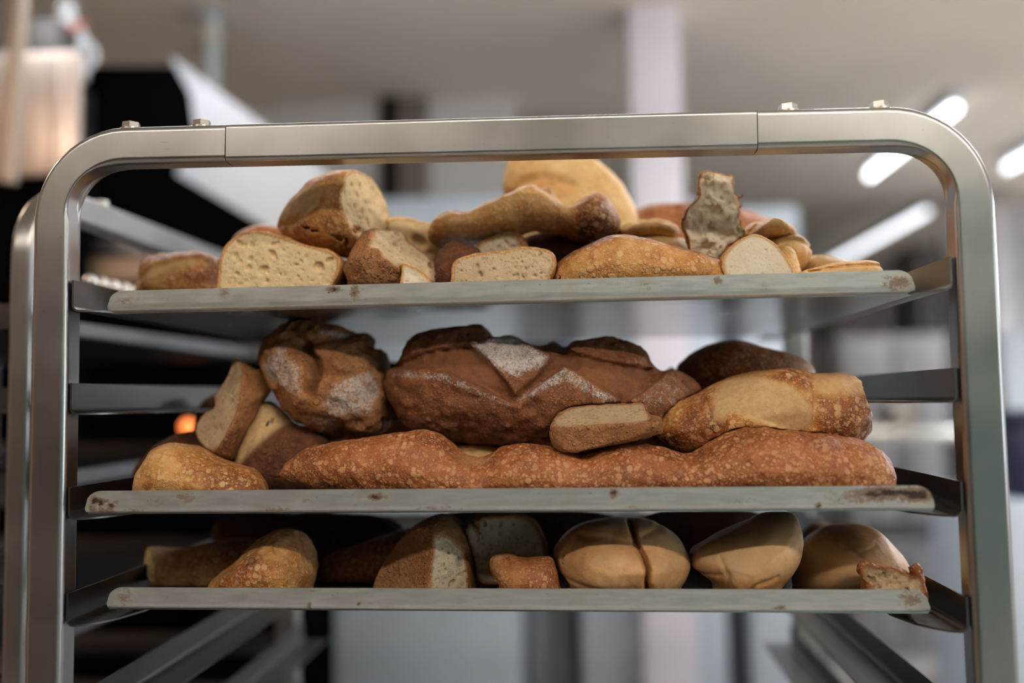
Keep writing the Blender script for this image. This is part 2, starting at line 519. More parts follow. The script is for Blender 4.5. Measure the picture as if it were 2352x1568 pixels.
ceiling_light(-2.35, 1.9, 1.6, LAMP_FILL * 0.12, 'added fill tube light hanging along the left wall, out of view', G, (1.0, 0.9, 0.76), 'y', 0.5)  # unseen lamp added to brighten the ceiling at left

# ------------------------------------------------------------------ tray rack
ZT, HB, TD = 1.6772, 0.0319, 0.0235
XO, XI = 0.3864, 0.3550
TILT = -0.0156
RZ0, RDZ, XR, RY = 1.5282, 0.0857, 0.3532, 0.0044
REAR = 0.5788

def arch_path(sx, y, xj, ztop, floor_z, tilt, rad=0.062):
    """centre line of one half of a bent tube frame from the joint at xj to the leg's foot"""
    xc = (XO + XI) / 2
    zc = lambda x: ztop - HB / 2 + tilt * sx * x
    pts = [(sx * (xj + (xc - rad - xj) * t), y, zc(xj + (xc - rad - xj) * t)) for t in (0, 0.33, 0.66, 1)]
    zz = zc(xc - rad)
    for i in range(1, 13):
        a = math.radians(90 * i / 12)
        pts.append((sx * (xc - rad + rad * math.sin(a)), y, zz - rad + rad * math.cos(a)))
    for k in range(1, 25):
        pts.append((sx * xc, y, zz - rad + (floor_z - zz + rad) * k / 24))
    return pts

def inner_sign(sx):
    return 1 if sx > 0 else -1

def make_rack(loc, rot, label, tilt, levels, z0, mine):
    """loc is the middle of the rack's footprint; the front arch lies at local y = -0.28"""
    root = empty('tray_rack', loc, label, 'rack')
    root.rotation_euler = (0, 0, rot)
    prof = rrect(HB, TD, 0.0055)
    for y in (TD / 2, REAR + TD / 2):
        fr = mine and y < 0.1
        for sx, xj in ((-1, 0.2205 if fr else 0.2155), (1, 0.2105 if fr else 0.2155)):
            path = [(p[0], p[1] - 0.28, p[2]) for p in arch_path(sx, y, xj, ZT, 0.12, tilt)]
            def pinch(i, x, yy, sx=sx):
                # the inside of the bend is drawn in where the tube was bent
                if 4 <= i <= 17 and inner_sign(sx) * x > 0.004:
                    k = math.sin(math.pi * (i - 3.5) / 14) ** 2
                    mid = 1 - min(1, abs(yy) / (TD / 2)) ** 2
                    return (x - inner_sign(sx) * k * (0.001 + 0.0095 * mid), yy)
                return (x, yy)
            sweep('frame_tube', path, prof, (0, 1, 0), STEEL, root, pinch)
        xa, xb = (-0.2198, 0.2098) if fr else (-0.2150, 0.2150)
        bar = [(xa + (xb - xa) * t, y - 0.28, ZT - HB / 2 + tilt * (xa + (xb - xa) * t)) for t in (0, 0.25, 0.5, 0.75, 1)]
        sweep('crossbar', bar, rrect(HB * 0.985, TD * 0.985, 0.004), (0, 1, 0), STEEL, root)
        xs = (-0.3075, -0.2455, 0.2365, 0.3070) if fr else (-0.305, -0.245, 0.245, 0.305)
        for k, x in enumerate(xs):
            bm = bmesh.new()
            z = ZT + tilt * x
            add_cyl(bm, (x, y - 0.28, z - 0.001), (x, y - 0.28, z + 0.0009), 0.0088, 24)
            mt = Matrix.Translation((x, y - 0.28, z + 0.0034)) @ Matrix.Rotation(0.3 + k, 4, 'Z')
            bmesh.ops.create_cone(bm, cap_ends=True, segments=6, radius1=0.0076, radius2=0.0074, depth=0.0050, matrix=mt)
            bm_obj('bolt', bm, ZINC, root)
    # tray rails: an angle with a wide lower flange whose front corner is cut away
    t = 0.0016
    r, fl, hgt = 0.006, 0.040, 0.0265
    arc = [math.radians(q) for q in (0, 22, 45, 68, 90)]
    inner = [(t, hgt)] + [(r - (r - t) * math.cos(a), r - (r - t) * math.sin(a)) for a in arc] + [(0.014, t), (0.022, t), (0.031, t), (fl, t)]
    outer = [(0, hgt)] + [(r - r * math.cos(a), r - r * math.sin(a)) for a in arc] + [(0.014, 0), (0.022, 0), (0.031, 0), (fl, 0)]
    ys = [0, 0, 0, 0, 0, 0, 0.003, 0.010, 0.023, 0.052]
    for lv in range(levels):
        z = z0 - lv * RDZ - 0.0006
        for sx in (-1, 1):
            bm = bmesh.new()
            va, vb = [], []
            for sec in (inner, outer):
                va.append([bm.verts.new((sx * (XR - px), RY - 0.28 + y0, z + pz)) for (px, pz), y0 in zip(sec, ys)])
                vb.append([bm.verts.new((sx * (XR - px), REAR + 0.018 - 0.28, z + pz)) for px, pz in sec])
            n = len(inner)
            for i in range(n - 1):
                for w_ in (0, 1):
                    bm.faces.new((va[w_][i], va[w_][i + 1], vb[w_][i + 1], vb[w_][i]))
                for v_ in (va, vb):
                    bm.faces.new((v_[0][i], v_[0][i + 1], v_[1][i + 1], v_[1][i]))
            for i in (0, n - 1):
                bm.faces.new((va[0][i], vb[0][i], vb[1][i], va[1][i]))
            bm_obj('rail', bm, STEEL_RAIL, root, smooth=35)
    for sx in (-1, 1):
        box('base_bar', (sx * 0.37 - 0.014, -0.27, 0.135), (sx * 0.37 + 0.014, 0.31, 0.165), STEEL, root)
        for y in (TD / 2 - 0.28, REAR + TD / 2 - 0.28):
            cyl('caster_stem', (sx * 0.37, y, 0.09), (sx * 0.37, y, 0.125), 0.008, STEEL, root)
            cyl('caster_wheel', (sx * 0.37 - 0.014, y, 0.05), (sx * 0.37 + 0.014, y, 0.05), 0.05, RUBBER, root, 28)
    return root
make_rack((0, 0.28, 0), 0, 'stainless steel tray rack whose round cornered frame holds the three bread trays', TILT, 14, RZ0, True)

# ------------------------------------------------------------------ baking sheets
def make_pan(label, yf, zb, xl, xr, stains, seed):
    """tray with an upturned front and back edge; the edge ends are rounded off"""
    depth, lip, t = 0.457, 0.0178, 0.0013
    xm = (xl + xr) / 2
    root = empty('baking_tray', (xm, yf, zb), label, 'baking tray', 'trays in the rack')
    L = (xr - xl)
    def grid(name, fn, nu, nv, thick, stainfn=None):
        me = bpy.data.meshes.new(name)
        vs, fs = [], []
        for i in range(nu + 1):
            for j in range(nv + 1):
                vs.append(fn(i / nu, j / nv))
        for i in range(nu):
            for j in range(nv):
                a = i * (nv + 1) + j
                fs.append((a, a + nv + 1, a + nv + 2, a + 1))
        bm = bmesh.new()
        me.from_pydata(vs, [], fs)
        bm.from_mesh(me)
        bmesh.ops.recalc_face_normals(bm, faces=bm.faces)
        bmesh.ops.solidify(bm, geom=list(bm.faces), thickness=thick)
        bmesh.ops.recalc_face_normals(bm, faces=bm.faces)
        bm.to_mesh(me)
        bm.free()
        co = np.empty(len(me.vertices) * 3, np.float32)
        me.vertices.foreach_get('co', co)
        co = co.reshape(-1, 3)
        st = np.zeros(len(co), np.float32)
        if stainfn:
            for (sx, sz, rx, rz, k) in stains:
                st = np.maximum(st, k * np.exp(-((co[:, 0] - sx) / rx) ** 2 - ((co[:, 2] - sz) / rz) ** 2))
        at = me.attributes.new('stain', 'FLOAT', 'POINT')
        at.data.foreach_set('value', st)
        me.shade_smooth()
        me.set_sharp_from_angle(angle=math.radians(40))
        return link(name, me, PANBASE if name == 'pan_base' else ALU, root)
    def lipfn(back):
        def fn(u, v):
            x = -L / 2 + L * u
            e = min(u, 1 - u) * L           # distance from the lip's end
            cr = 0.0135
            hh = lip if e > cr else lip - (cr - math.sqrt(max(0, cr * cr - (cr - e) ** 2)))
            hh = max(hh, 0.0035)
            s = v * 1.0
            rb = 0.004
            if s < 0.35:                    # bend from the base
                a = s / 0.35 * math.pi / 2
                y, z = rb - rb * math.sin(a), rb - rb * math.cos(a)
                z = min(z, hh)
            else:
                q = (s - 0.35) / 0.65
                z = rb + (max(hh, rb + 0.0002) - rb) * q
                y = 0.0 - 0.0012 * (z / lip)
            if back:
                y = depth - y
            return (x, y, z)
        return fn
    grid('lip', lipfn(False), 260, 10, 0.0012, True)
    grid('lip', lipfn(True), 60, 8, 0.0012)
    grid('pan_base', lambda u, v: (-L / 2 + L * u, 0.004 + (depth - 0.008) * v, 0.0), 24, 16, 0.0012)
    return root

TY = {1: 0.0179, 2: -0.0069, 3: 0.0213}
ZB = {1: 1.5281, 2: 1.3632, 3: 1.2810}
PX = {1: ((247, 705), (2103, 682)), 2: ((195, 1185), (2147, 1165)), 3: ((245, 1402), (2137, 1403))}
def stain_px(n, blobs):
    (a, b) = PX[n]
    xm = (P(*a, TY[n])[0] + P(*b, TY[n])[0]) / 2
    return [(P(u, v, TY[n])[0] - xm, P(u, v, TY[n])[2] - ZB[n], ru * 0.00046, rv * 0.00042, k) for u, v, ru, rv, k in blobs]
STAINS = {
    1: [(515, 672, 14, 22, .55), (770, 664, 22, 9, .8), (815, 672, 10, 20, .8), (1160, 655, 14, 16, .4), (1480, 660, 22, 16, .45), (1650, 645, 14, 10, .7), (1755, 660, 8, 14, .5), (2060, 650, 40, 20, .62), (290, 690, 40, 14, .5)],
    2: [(218, 1148, 11, 12, 1.0), (232, 1153, 9, 14, .95), (246, 1150, 12, 7, .7), (256, 1160, 9, 7, 1.0), (268, 1154, 8, 6, .8), (212, 1168, 10, 10, .8), (240, 1172, 40, 9, .62), (300, 1172, 40, 6, .55), (430, 1142, 26, 18, .62), (360, 1150, 20, 16, .5), (640, 1170, 60, 8, .5), (865, 1140, 24, 8, 1.0), (700, 1148, 20, 8, .5), (1000, 1166, 70, 6, .5), (1410, 1133, 9, 10, .95), (1460, 1165, 30, 5, .45), (1880, 1160, 6, 6, 1.1), (2030, 1132, 75, 14, .95), (2100, 1135, 40, 16, 1.0), (2000, 1140, 110, 18, .6), (1700, 1150, 60, 10, .45)],
    3: [(285, 1370, 26, 26, .6), (710, 1390, 6, 10, .9), (825, 1386, 5, 5, .9), (1790, 1395, 14, 6, .75), (2090, 1375, 26, 26, .6), (715, 1357, 12, 5, .7)],
}
PANLAB = {1: 'uppermost aluminium tray with loose rolls and baguette pieces on it',
          2: 'middle aluminium tray with burnt stained corners below the two big brown loaves',
          3: 'lowest aluminium tray with scratched front edge below the soft round buns'}
for n in (1, 2, 3):
    a, b = PX[n]
    make_pan(PANLAB[n], TY[n], ZB[n], P(*a, TY[n])[0], P(*b, TY[n])[0], stain_px(n, STAINS[n]), n)


# ------------------------------------------------------------------ bread: every loaf is a solid carved on a fine grid
def lattice(seed, shape):
    return np.random.default_rng(seed).random(shape, dtype=np.float32) * 2 - 1

def wmat(x, scale):
    """interpolation weights of grid positions x on a lattice of cell size scale"""
    q = (x - x[0]) / scale + 0.37
    i = np.floor(q).astype(int)
    f = (q - i)
    f = f * f * (3 - 2 * f)
    W = np.zeros((len(x), i.max() + 2), np.float32)
    r = np.arange(len(x))
    W[r, i] = 1 - f
    W[r, i + 1] = f
    return W

def noise3(xs, ys, zs, scale, seed, octaves=2):
    out, amp = 0.0, 1.0
    for o in range(octaves):
        s = scale / 2 ** o
        A, B, C = wmat(xs, s), wmat(ys, s), wmat(zs, s)
        L = lattice(seed * 7 + o, (A.shape[1], B.shape[1], C.shape[1]))
        t = np.tensordot(A, L, (1, 0))
        t = np.tensordot(t, B, (1, 1))          # i c j
        t = np.tensordot(t, C, (1, 1))          # i j k
        out = out + amp * t
        amp *= 0.5
    return out

def spline(pts, n=8):
    """closed Catmull-Rom curve; a point given as (x, z, 0) stays a corner"""
    p = np.array([q[:2] for q in pts], float)
    sharp = [len(q) > 2 for q in pts]
    m = len(p)
    out = []
    for i in range(m):
        p0, p1, p2, p3 = p[i - 1], p[i], p[(i + 1) % m], p[(i + 2) % m]
        t1 = np.zeros(2) if sharp[i] else (p2 - p0) / 2
        t2 = np.zeros(2) if sharp[(i + 1) % m] else (p3 - p1) / 2
        L = np.linalg.norm(p2 - p1) + 1e-9
        for t in (t1, t2):
            k = np.linalg.norm(t)
            if k > L: t *= L / k
        for k in range(n):
            t = k / n
            h1, h2, h3, h4 = 2 * t**3 - 3 * t**2 + 1, t**3 - 2 * t**2 + t, -2 * t**3 + 3 * t**2, t**3 - t**2
            out.append(h1 * p1 + h2 * t1 + h3 * p2 + h4 * t2)
    return np.array(out)

def polydist(xs, zs, poly):
    """signed distance (inside positive) on the grid xs x zs"""
    X, Z = np.meshgrid(xs, zs, indexing='ij')
    d = np.full(X.shape, 1e9)
    ins = np.zeros(X.shape, bool)
    a = poly
    b = np.roll(poly, -1, axis=0)
    for (ax, az), (bx, bz) in zip(a, b):
        ex, ez = bx - ax, bz - az
        l2 = ex * ex + ez * ez + 1e-18
        t = np.clip(((X - ax) * ex + (Z - az) * ez) / l2, 0, 1)
        d = np.minimum(d, (X - ax - t * ex) ** 2 + (Z - az - t * ez) ** 2)
        if az != bz:
            c = ((az > Z) != (bz > Z)) & (X < (bx - ax) * (Z - az) / (bz - az) + ax)
            ins ^= c
    d = np.sqrt(d)
    return np.where(ins, d, -d)

def blur2(a, k=1, it=1):
    for _ in range(it):
        b = np.pad(a, 1, mode='edge')
        a = (b[:-2, 1:-1] + b[2:, 1:-1] + b[1:-1, :-2] + b[1:-1, 2:] + 2 * a) / 6
    return a

def inflate(xs, zs, poly):
    """smooth cushion height over the outline: the membrane problem solved inside it, scaled to 1"""
    s = xs[1] - xs[0]
    d = polydist(xs, zs, poly)
    f = max(1, int(round(min(len(xs), len(zs)) / 34)))
    cx, cz = xs[::f], zs[::f]
    dc = polydist(cx, cz, poly)
    ins = dc > 0
    u = np.where(ins, np.clip(dc, 0, None) * dc.max(), 0)
    h2 = (s * f) ** 2
    for _ in range(700):
        q = np.zeros_like(u)
        q[1:-1, 1:-1] = (u[:-2, 1:-1] + u[2:, 1:-1] + u[1:-1, :-2] + u[1:-1, 2:] + h2) / 4
        un = np.where(ins, q, 0)
        if np.abs(un - u).max() < 1e-7 * un.max(): break
        u = un
    r = np.where(ins, u / np.maximum(dc, 0.6 * s * f), 0)
    # spread the ratio outwards so that the rim is smooth
    wgt = ins.astype(float)
    for _ in range(4):
        num, den = blur2(r * wgt), blur2(wgt)
        r = np.where(wgt > 0, r, num / np.maximum(den, 1e-9))
        wgt = np.where(den > 0.01, 1.0, 0.0)
    r = blur2(r, 1, 2)
    A = np.clip((xs - cx[0]) / (s * f), 0, len(cx) - 1.001)
    B = np.clip((zs - cz[0]) / (s * f), 0, len(cz) - 1.001)
    ia, ib = A.astype(int), B.astype(int)
    fa, fb = (A - ia)[:, None], (B - ib)[None]
    g = lambda i, j: r[np.ix_(i, j)]
    R = (g(ia, ib) * (1 - fa) + g(ia + 1, ib) * fa) * (1 - fb) + (g(ia, ib + 1) * (1 - fa) + g(ia + 1, ib + 1) * fa) * fb
    R = np.maximum(R, r[r > 0].min() * 0.5)
    U = R * d
    U = np.where(d > 0, blur2(U, 1, 4), U)
    return U / U.max(), d

def surface_nets(F, o, s):
    S = F > 0
    nx, ny, nz = F.shape
    c = np.zeros((nx - 1, ny - 1, nz - 1), np.int8)
    sl = [slice(0, -1), slice(1, None)]
    for i in (0, 1):
        for j in (0, 1):
            for k in (0, 1):
                c += S[sl[i], sl[j], sl[k]]
    act = (c > 0) & (c < 8)
    idx = np.argwhere(act)
    ids = np.full(act.shape, -1, np.int32)
    ids[act] = np.arange(len(idx))
    pos = np.zeros((len(idx), 3))
    cnt = np.zeros(len(idx))
    corners = [(i, j, k) for i in (0, 1) for j in (0, 1) for k in (0, 1)]
    I, J, K = idx.T
    vals = {q: F[I + q[0], J + q[1], K + q[2]] for q in corners}
    for a in corners:
        for ax in range(3):
            if a[ax]: continue
            b = list(a); b[ax] = 1; b = tuple(b)
            fa, fb = vals[a], vals[b]
            m = (fa > 0) != (fb > 0)
            t = np.where(m, fa / np.where(m, fa - fb, 1), 0)
            p = np.array(a, float)[None] + 0 * pos
            p[:, ax] += t
            pos += p * m[:, None]
            cnt += m
    V = np.array(o) + s * (idx + pos / cnt[:, None])
    quads = []
    for ax in range(3):
        e = [slice(None)] * 3
        e2 = [slice(None)] * 3
        e[ax] = slice(0, -1); e2[ax] = slice(1, None)
        A, B = S[tuple(e)], S[tuple(e2)]
        ch = A != B
        q = np.argwhere(ch)
        o1, o2 = (ax + 1) % 3, (ax + 2) % 3
        ok = (q[:, o1] > 0) & (q[:, o2] > 0) & (q[:, o1] < F.shape[o1] - 1) & (q[:, o2] < F.shape[o2] - 1)
        q = q[ok]
        sgn = A[tuple(q.T)]
        def cell(d1, d2):
            r = q.copy()
            r[:, o1] -= d1
            r[:, o2] -= d2
            return ids[tuple(r.T)]
        f = np.stack([cell(1, 1), cell(0, 1), cell(0, 0), cell(1, 0)], 1)
        f[~sgn] = f[~sgn][:, ::-1]
        quads.append(f)
    return V, np.concatenate(quads)

def components(nv, quads):
    lab = np.arange(nv)
    while True:
        m = lab[quads].min(1)
        new = lab.copy()
        for k in range(4):
            np.minimum.at(new, quads[:, k], m)
        new = new[new]
        if (new == lab).all():
            return lab
        lab = new

def sample3(F, o, s, V):
    q = (V - np.array(o)) / s
    q = np.clip(q, 0, np.array(F.shape) - 1.001)
    i = q.astype(int)
    f = q - i
    r = 0
    for a in (0, 1):
        for b in (0, 1):
            for c in (0, 1):
                wgt = (f[:, 0] if a else 1 - f[:, 0]) * (f[:, 1] if b else 1 - f[:, 1]) * (f[:, 2] if c else 1 - f[:, 2])
                r = r + wgt * F[i[:, 0] + a, i[:, 1] + b, i[:, 2] + c]
    return r

def sample2(G, xs, zs, V):
    s = xs[1] - xs[0]
    a = np.clip((V[:, 0] - xs[0]) / s, 0, len(xs) - 1.001)
    b = np.clip((V[:, 2] - zs[0]) / s, 0, len(zs) - 1.001)
    i, j = a.astype(int), b.astype(int)
    fa, fb = a - i, b - j
    return (G[i, j] * (1 - fa) + G[i + 1, j] * fa) * (1 - fb) + (G[i, j + 1] * (1 - fa) + G[i + 1, j + 1] * fa) * fb

def mesh_part(name, V, nor, quads, sel, attrs, mat, parent):
    q = quads[sel]
    used = np.unique(q)
    mp = np.full(len(V), -1, np.int32)
    mp[used] = np.arange(len(used))
    q = mp[q]
    me = bpy.data.meshes.new(name)
    me.vertices.add(len(used))
    me.vertices.foreach_set('co', V[used].astype(np.float32).ravel())
    me.loops.add(len(q) * 4)
    me.loops.foreach_set('vertex_index', q.astype(np.int32).ravel())
    me.polygons.add(len(q))
    me.polygons.foreach_set('loop_start', np.arange(0, len(q) * 4, 4, dtype=np.int32))
    me.polygons.foreach_set('use_smooth', np.ones(len(q), bool))
    me.update(calc_edges=True)
    for k, a in attrs.items():
        at = me.attributes.new(k, 'FLOAT', 'POINT')
        at.data.foreach_set('value', a[used].astype(np.float32))
    me.normals_split_custom_set_from_vertices(nor[used].astype(np.float32))
    return link(name, me, mat, parent)

BREADS = []     # fields of the loaves already lying on the trays: a later one is fitted against them
COUNT = [0]
TRIS = [0]

def bread(name, label, tray, outline, dy, tf, tb, crust, cat='bread', crumb='cream', voxel=None, rough=(0.0008, 0.012), lump=(0.0015, 0.045),
          cuts=(), plates=(), grooves=(), tone=(), brown=(), flour=(), topbrown=0.0, botbrown=0.0, crustw=1.7, slant=(0, 0), group=None, pow_=1.0, holes=(), bumps=()):
    """outline: photo pixels measured at depth dy behind the tray's front edge; tf, tb: half thickness to front and back"""
    COUNT[0] += 1
    seed = COUNT[0] * 13
    yt, floor = TY[tray], ZB[tray] + 0.0011
    Y = yt + dy
    def xz(u, v):
        p = P(u, v, Y)
        return p[0], p[2]
    pts = [(*xz(q[0], q[1]), 0) if len(q) > 2 else xz(q[0], q[1]) for q in outline]
    poly = spline(pts)
    lo, hi = poly.min(0), poly.max(0)
    lo[1] = max(lo[1], floor - 0.001)
    size = hi - lo
    if voxel is None:
        voxel = 0.00125 if dy < 0.075 else (0.0015 if dy < 0.12 else 0.0022)
    s = voxel
    pad = 4 * s + plates_max(plates)
    xs = np.arange(lo[0] - pad, hi[0] + pad, s)
    zs = np.arange(lo[1] - pad, hi[1] + pad, s)
    ymin = yt + 0.0026
    ya = max(Y - tf * 1.12 - abs(slant[0]) * size[0] / 2 - abs(slant[1]) * size[1] / 2 - 0.004, ymin - 4 * s)
    yb = Y + tb * 1.12 + abs(slant[0]) * size[0] / 2 + abs(slant[1]) * size[1] / 2 + 0.004
    ys = np.arange(ya - 3 * s, yb + 3 * s, s)
    U, d2 = inflate(xs, zs, poly)
    xc, zc = (lo + hi) / 2
    Xg, Zg = np.meshgrid(xs, zs, indexing='ij')
    if pow_ != 1.0:
        U = np.where(U > 0, np.abs(U) ** pow_, U)
    yc = Y + slant[0] * (Xg - xc) + slant[1] * (Zg - zc)
    yy = ys[None, :, None]
    dyv = yy - yc[:, None, :]
    T = np.where(dyv < 0, tf, tb).astype(np.float32)
    F2 = (U[:, None, :] - (dyv / T) ** 2).astype(np.float32)
    gx, gy, gz = np.gradient(F2, s)
    D = F2 / np.sqrt(gx * gx + gy * gy + gz * gz + 40.0)
    del gx, gy, gz, F2
    if lump[0]:
        D = D + lump[0] * noise3(xs, ys, zs, lump[1], seed, 2)
    if rough[0]:
        D = D + rough[0] * noise3(xs, ys, zs, rough[1], seed + 1, 3)
    # raised plates and cut grooves of the crust, given as photo outlines on the front side
    tmask = np.zeros_like(U)
    front = np.clip(-dyv / tf * 2 + 0.6, 0, 1) if (plates or grooves) else None
    for pl in plates:
        pp, hgt = pl[0], pl[1]
        soft = pl[2] if len(pl) > 2 else 0.002
        pd = polydist(xs, zs, np.array([xz(*q[:2]) for q in pp]))
        mk = np.clip(pd / soft + 0.5, 0, 1)
        mk = mk * mk * (3 - 2 * mk)
        D = D + hgt * mk[:, None, :] * front
    for gr in grooves:
        line, wid, dep = gr[:3]
        pd = np.full(U.shape, 1e9)
        L = [xz(*q[:2]) for q in line]
        for (ax, az), (bx, bz) in zip(L[:-1], L[1:]):
            ex, ez = bx - ax, bz - az
            t = np.clip(((Xg - ax) * ex + (Zg - az) * ez) / (ex * ex + ez * ez + 1e-12), 0, 1)
            pd = np.minimum(pd, np.hypot(Xg - ax - t * ex, Zg - az - t * ez))
        mk = np.exp(-(pd / wid) ** 2)
        D = D - dep * mk[:, None, :] * front
        if len(gr) > 3:
            tmask = np.maximum(tmask, gr[3] * np.exp(-(pd / (wid * 1.3)) ** 2))
    for (bu, bv, brad, bh) in bumps:
        bx, bz = xz(bu, bv)
        D = D + bh * np.exp(-(((Xg - bx) ** 2 + (Zg - bz) ** 2) / (brad * 0.00035) ** 2))[:, None, :]
    ZZ = zs[None, None, :]
    D = np.minimum(D, ZZ - floor)
    D = np.minimum(D, yy - ymin)
    for cut in cuts:
        if cut.get('lab') == 'crust':
            D = np.minimum(D, cut_field(cut, xs, ys, zs, yt, dy, seed))
    # fitted against the loaves that lie in front
    for (G, go, gs, gt) in BREADS:
        if gt != tray: continue
        gh = np.array(go) + gs * (np.array(G.shape) - 1)
        ix = np.nonzero((xs > go[0]) & (xs < gh[0]))[0]
        iy = np.nonzero((ys > go[1]) & (ys < gh[1]))[0]
        iz = np.nonzero((zs > go[2]) & (zs < gh[2]))[0]
        if not (len(ix) and len(iy) and len(iz)): continue
        a = np.ix_(np.round((xs[ix] - go[0]) / gs).astype(int), np.round((ys[iy] - go[1]) / gs).astype(int), np.round((zs[iz] - go[2]) / gs).astype(int))
        b = np.ix_(ix, iy, iz)
        D[b] = np.minimum(D[b], -G[a] - 0.0008)
    D0 = D
    F = D0
    rng = np.random.default_rng(seed + 5)
    for ci, cut in enumerate(cuts):
        if cut.get('lab') == 'crust': continue
        C = cut_field(cut, xs, ys, zs, yt, dy, seed + 31 * ci)
        F = np.minimum(F, C)
        n = np.array(cut['n'], float); n /= np.linalg.norm(n)
        p0 = P(cut['pt'][0], cut['pt'][1], Y + cut['pt'][2])
        balls = []
        for (hu, hv, hr) in cut.get('holes', ()):
            # meet the pixel's ray with the cut plane
            q1, q2 = P(hu, hv, Y), P(hu, hv, Y + 0.05)
            t = ((p0 - q1) @ n) / ((q2 - q1) @ n)
            balls.append((q1 + t * (q2 - q1), hr * 0.00035, 0.62))
        nr = cut.get('nrand', 0)
        tries = 0
        while nr > 0 and tries < 4000:
            tries += 1
            q = np.array([rng.uniform(xs[0], xs[-1]), rng.uniform(ys[0], ys[-1]), rng.uniform(zs[0], zs[-1])])
            q = q - ((q - p0) @ n) * n
            ii = [int(round((q[k] - g[0]) / s)) for k, g in enumerate((xs, ys, zs))]
            if any(i < 0 or i >= m for i, m in zip(ii, F.shape)): continue
            r = min(0.0055, 0.0011 + rng.exponential(cut.get('rr', 0.0009)))
            if D0[tuple(ii)] < r + 0.0016: continue
            balls.append((q, r, rng.uniform(0.4, 0.9)))
            nr -= 1
        for q, r, sq in balls:
            R2 = r * 1.5
            ix = np.nonzero(np.abs(xs - q[0]) < R2)[0]; iy = np.nonzero(np.abs(ys - q[1]) < R2)[0]; iz = np.nonzero(np.abs(zs - q[2]) < R2)[0]
            if not (len(ix) and len(iy) and len(iz)): continue
            dd = np.stack(np.meshgrid(xs[ix] - q[0], ys[iy] - q[1], zs[iz] - q[2], indexing='ij'), -1)
            t = rng.normal(size=3); t -= (t @ n) * n; t /= np.linalg.norm(t)
            el = dd @ t
            dist = np.sqrt((dd ** 2).sum(-1) + (1 / sq ** 2 - 1) * el ** 2 * (1 if sq < 0.8 else 0)) - r
            b = np.ix_(ix, iy, iz)
            F[b] = np.minimum(F[b], dist)
    # meshing
    o = (xs[0], ys[0], zs[0])
    V, Q = surface_nets(F, o, s)
    lab = components(len(V), Q)
    cnt = np.bincount(lab, minlength=len(V))
    Q = Q[(lab == cnt.argmax())[Q[:, 0]]]
    TRIS[0] += 2 * len(Q)
    dep = np.clip(sample3(D0, o, s, V), 0, 0.012) * 1000
    # normals
    a = V[Q[:, 2]] - V[Q[:, 0]]
    b = V[Q[:, 3]] - V[Q[:, 1]]
    fn = np.cross(a, b)
    nor = np.zeros_like(V)
    for k in range(4):
        for c in range(3):
            nor[:, c] += np.bincount(Q[:, k], fn[:, c], len(V))
    nor /= np.linalg.norm(nor, axis=1, keepdims=True) + 1e-12
    def paint(blobs):
        m = np.zeros_like(U)
        for pp, k, soft in blobs:
            pd = polydist(xs, zs, np.array([xz(*q[:2]) for q in pp]))
            t = np.clip(pd / (soft * 0.00035) + 0.5, 0, 1)
            t = t * t * (3 - 2 * t) * k
            m = np.where(np.abs(t) > np.abs(m), t, m)
        return m
    ft = np.clip(-(V[:, 1] - sample2(yc, xs, zs, V)) / tf * 2.5 + 0.9, 0, 1)
    ta = np.maximum(sample2(np.maximum(paint(tone), tmask), xs, zs, V), 0) * ft
    fa = sample2(paint(flour), xs, zs, V) * ft
    hrel = (V[:, 2] - lo[1]) / size[1]
    ba = sample2(paint(brown), xs, zs, V) + topbrown * np.clip((hrel - 0.6) / 0.4, 0, 1) + botbrown * np.clip((0.3 - hrel) / 0.3, 0, 1)
    attrs = {'depth': dep, 'tone': ta, 'flour': fa, 'brown': ba}
    # faces: crust, crumb, opened score
    fd = dep[Q].mean(1)
    fl = np.zeros(len(Q), int)
    if any(c.get('lab') != 'crust' for c in cuts):
        fl[fd > crustw] = 1
    fl[(fl == 0) & (ta[Q].mean(1) > 0.5)] = 2
    for L in (1, 2):                        # little islands go back to the crust
        sel = fl == L
        if sel.any():
            lb = components(len(V), Q[sel])
            l0 = lb[Q[sel][:, 0]]
            c = np.bincount(l0, minlength=len(V))
            bad = c[l0] < 140
            ii = np.nonzero(sel)[0]
            fl[ii[bad]] = 0
    sel = fl == 0
    lb = components(len(V), Q[sel]); l0 = lb[Q[sel][:, 0]]; c = np.bincount(l0, minlength=len(V))
    ii = np.nonzero(sel)[0]
    other = 1 if (fl == 1).any() else 2
    if (fl == other).any():
        fl[ii[c[l0] < 140]] = other
    base = np.array([xc, Y, max(V[np.unique(Q)][:, 2].min(), floor)])
    VL = V - base
    whole = not (fl > 0).any()
    if whole:
        root = mesh_part(name, VL, nor, Q, fl == 0, attrs, CRUST[crust], None)
        root.location = base
        tag(root, label, cat, group)
    else:
        root = empty(name, base, label, cat, group)
        mesh_part('crust', VL, nor, Q, fl == 0, attrs, CRUST[crust], root)
        if (fl == 1).any():
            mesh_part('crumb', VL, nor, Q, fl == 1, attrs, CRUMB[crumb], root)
        if (fl == 2).any():
            mesh_part('opened_score', VL, nor, Q, fl == 2, attrs, CRUST[crust], root)
    BREADS.append((F.astype(np.float32), o, s, tray))
    return root

def plates_max(plates):
    return max([p[1] for p in plates], default=0)

def cut_field(cut, xs, ys, zs, yt, dy, seed):
    n = np.array(cut['n'], float)
    n /= np.linalg.norm(n)
    p0 = P(cut['pt'][0], cut['pt'][1], yt + dy + cut['pt'][2])
    C = -((xs[:, None, None] - p0[0]) * n[0] + (ys[None, :, None] - p0[1]) * n[1] + (zs[None, None, :] - p0[2]) * n[2])
    r = cut.get('rough', 0.0006)
    if r:
        C = C + r * noise3(xs, ys, zs, cut.get('rs', 0.007), seed + 3, 3)
    return C

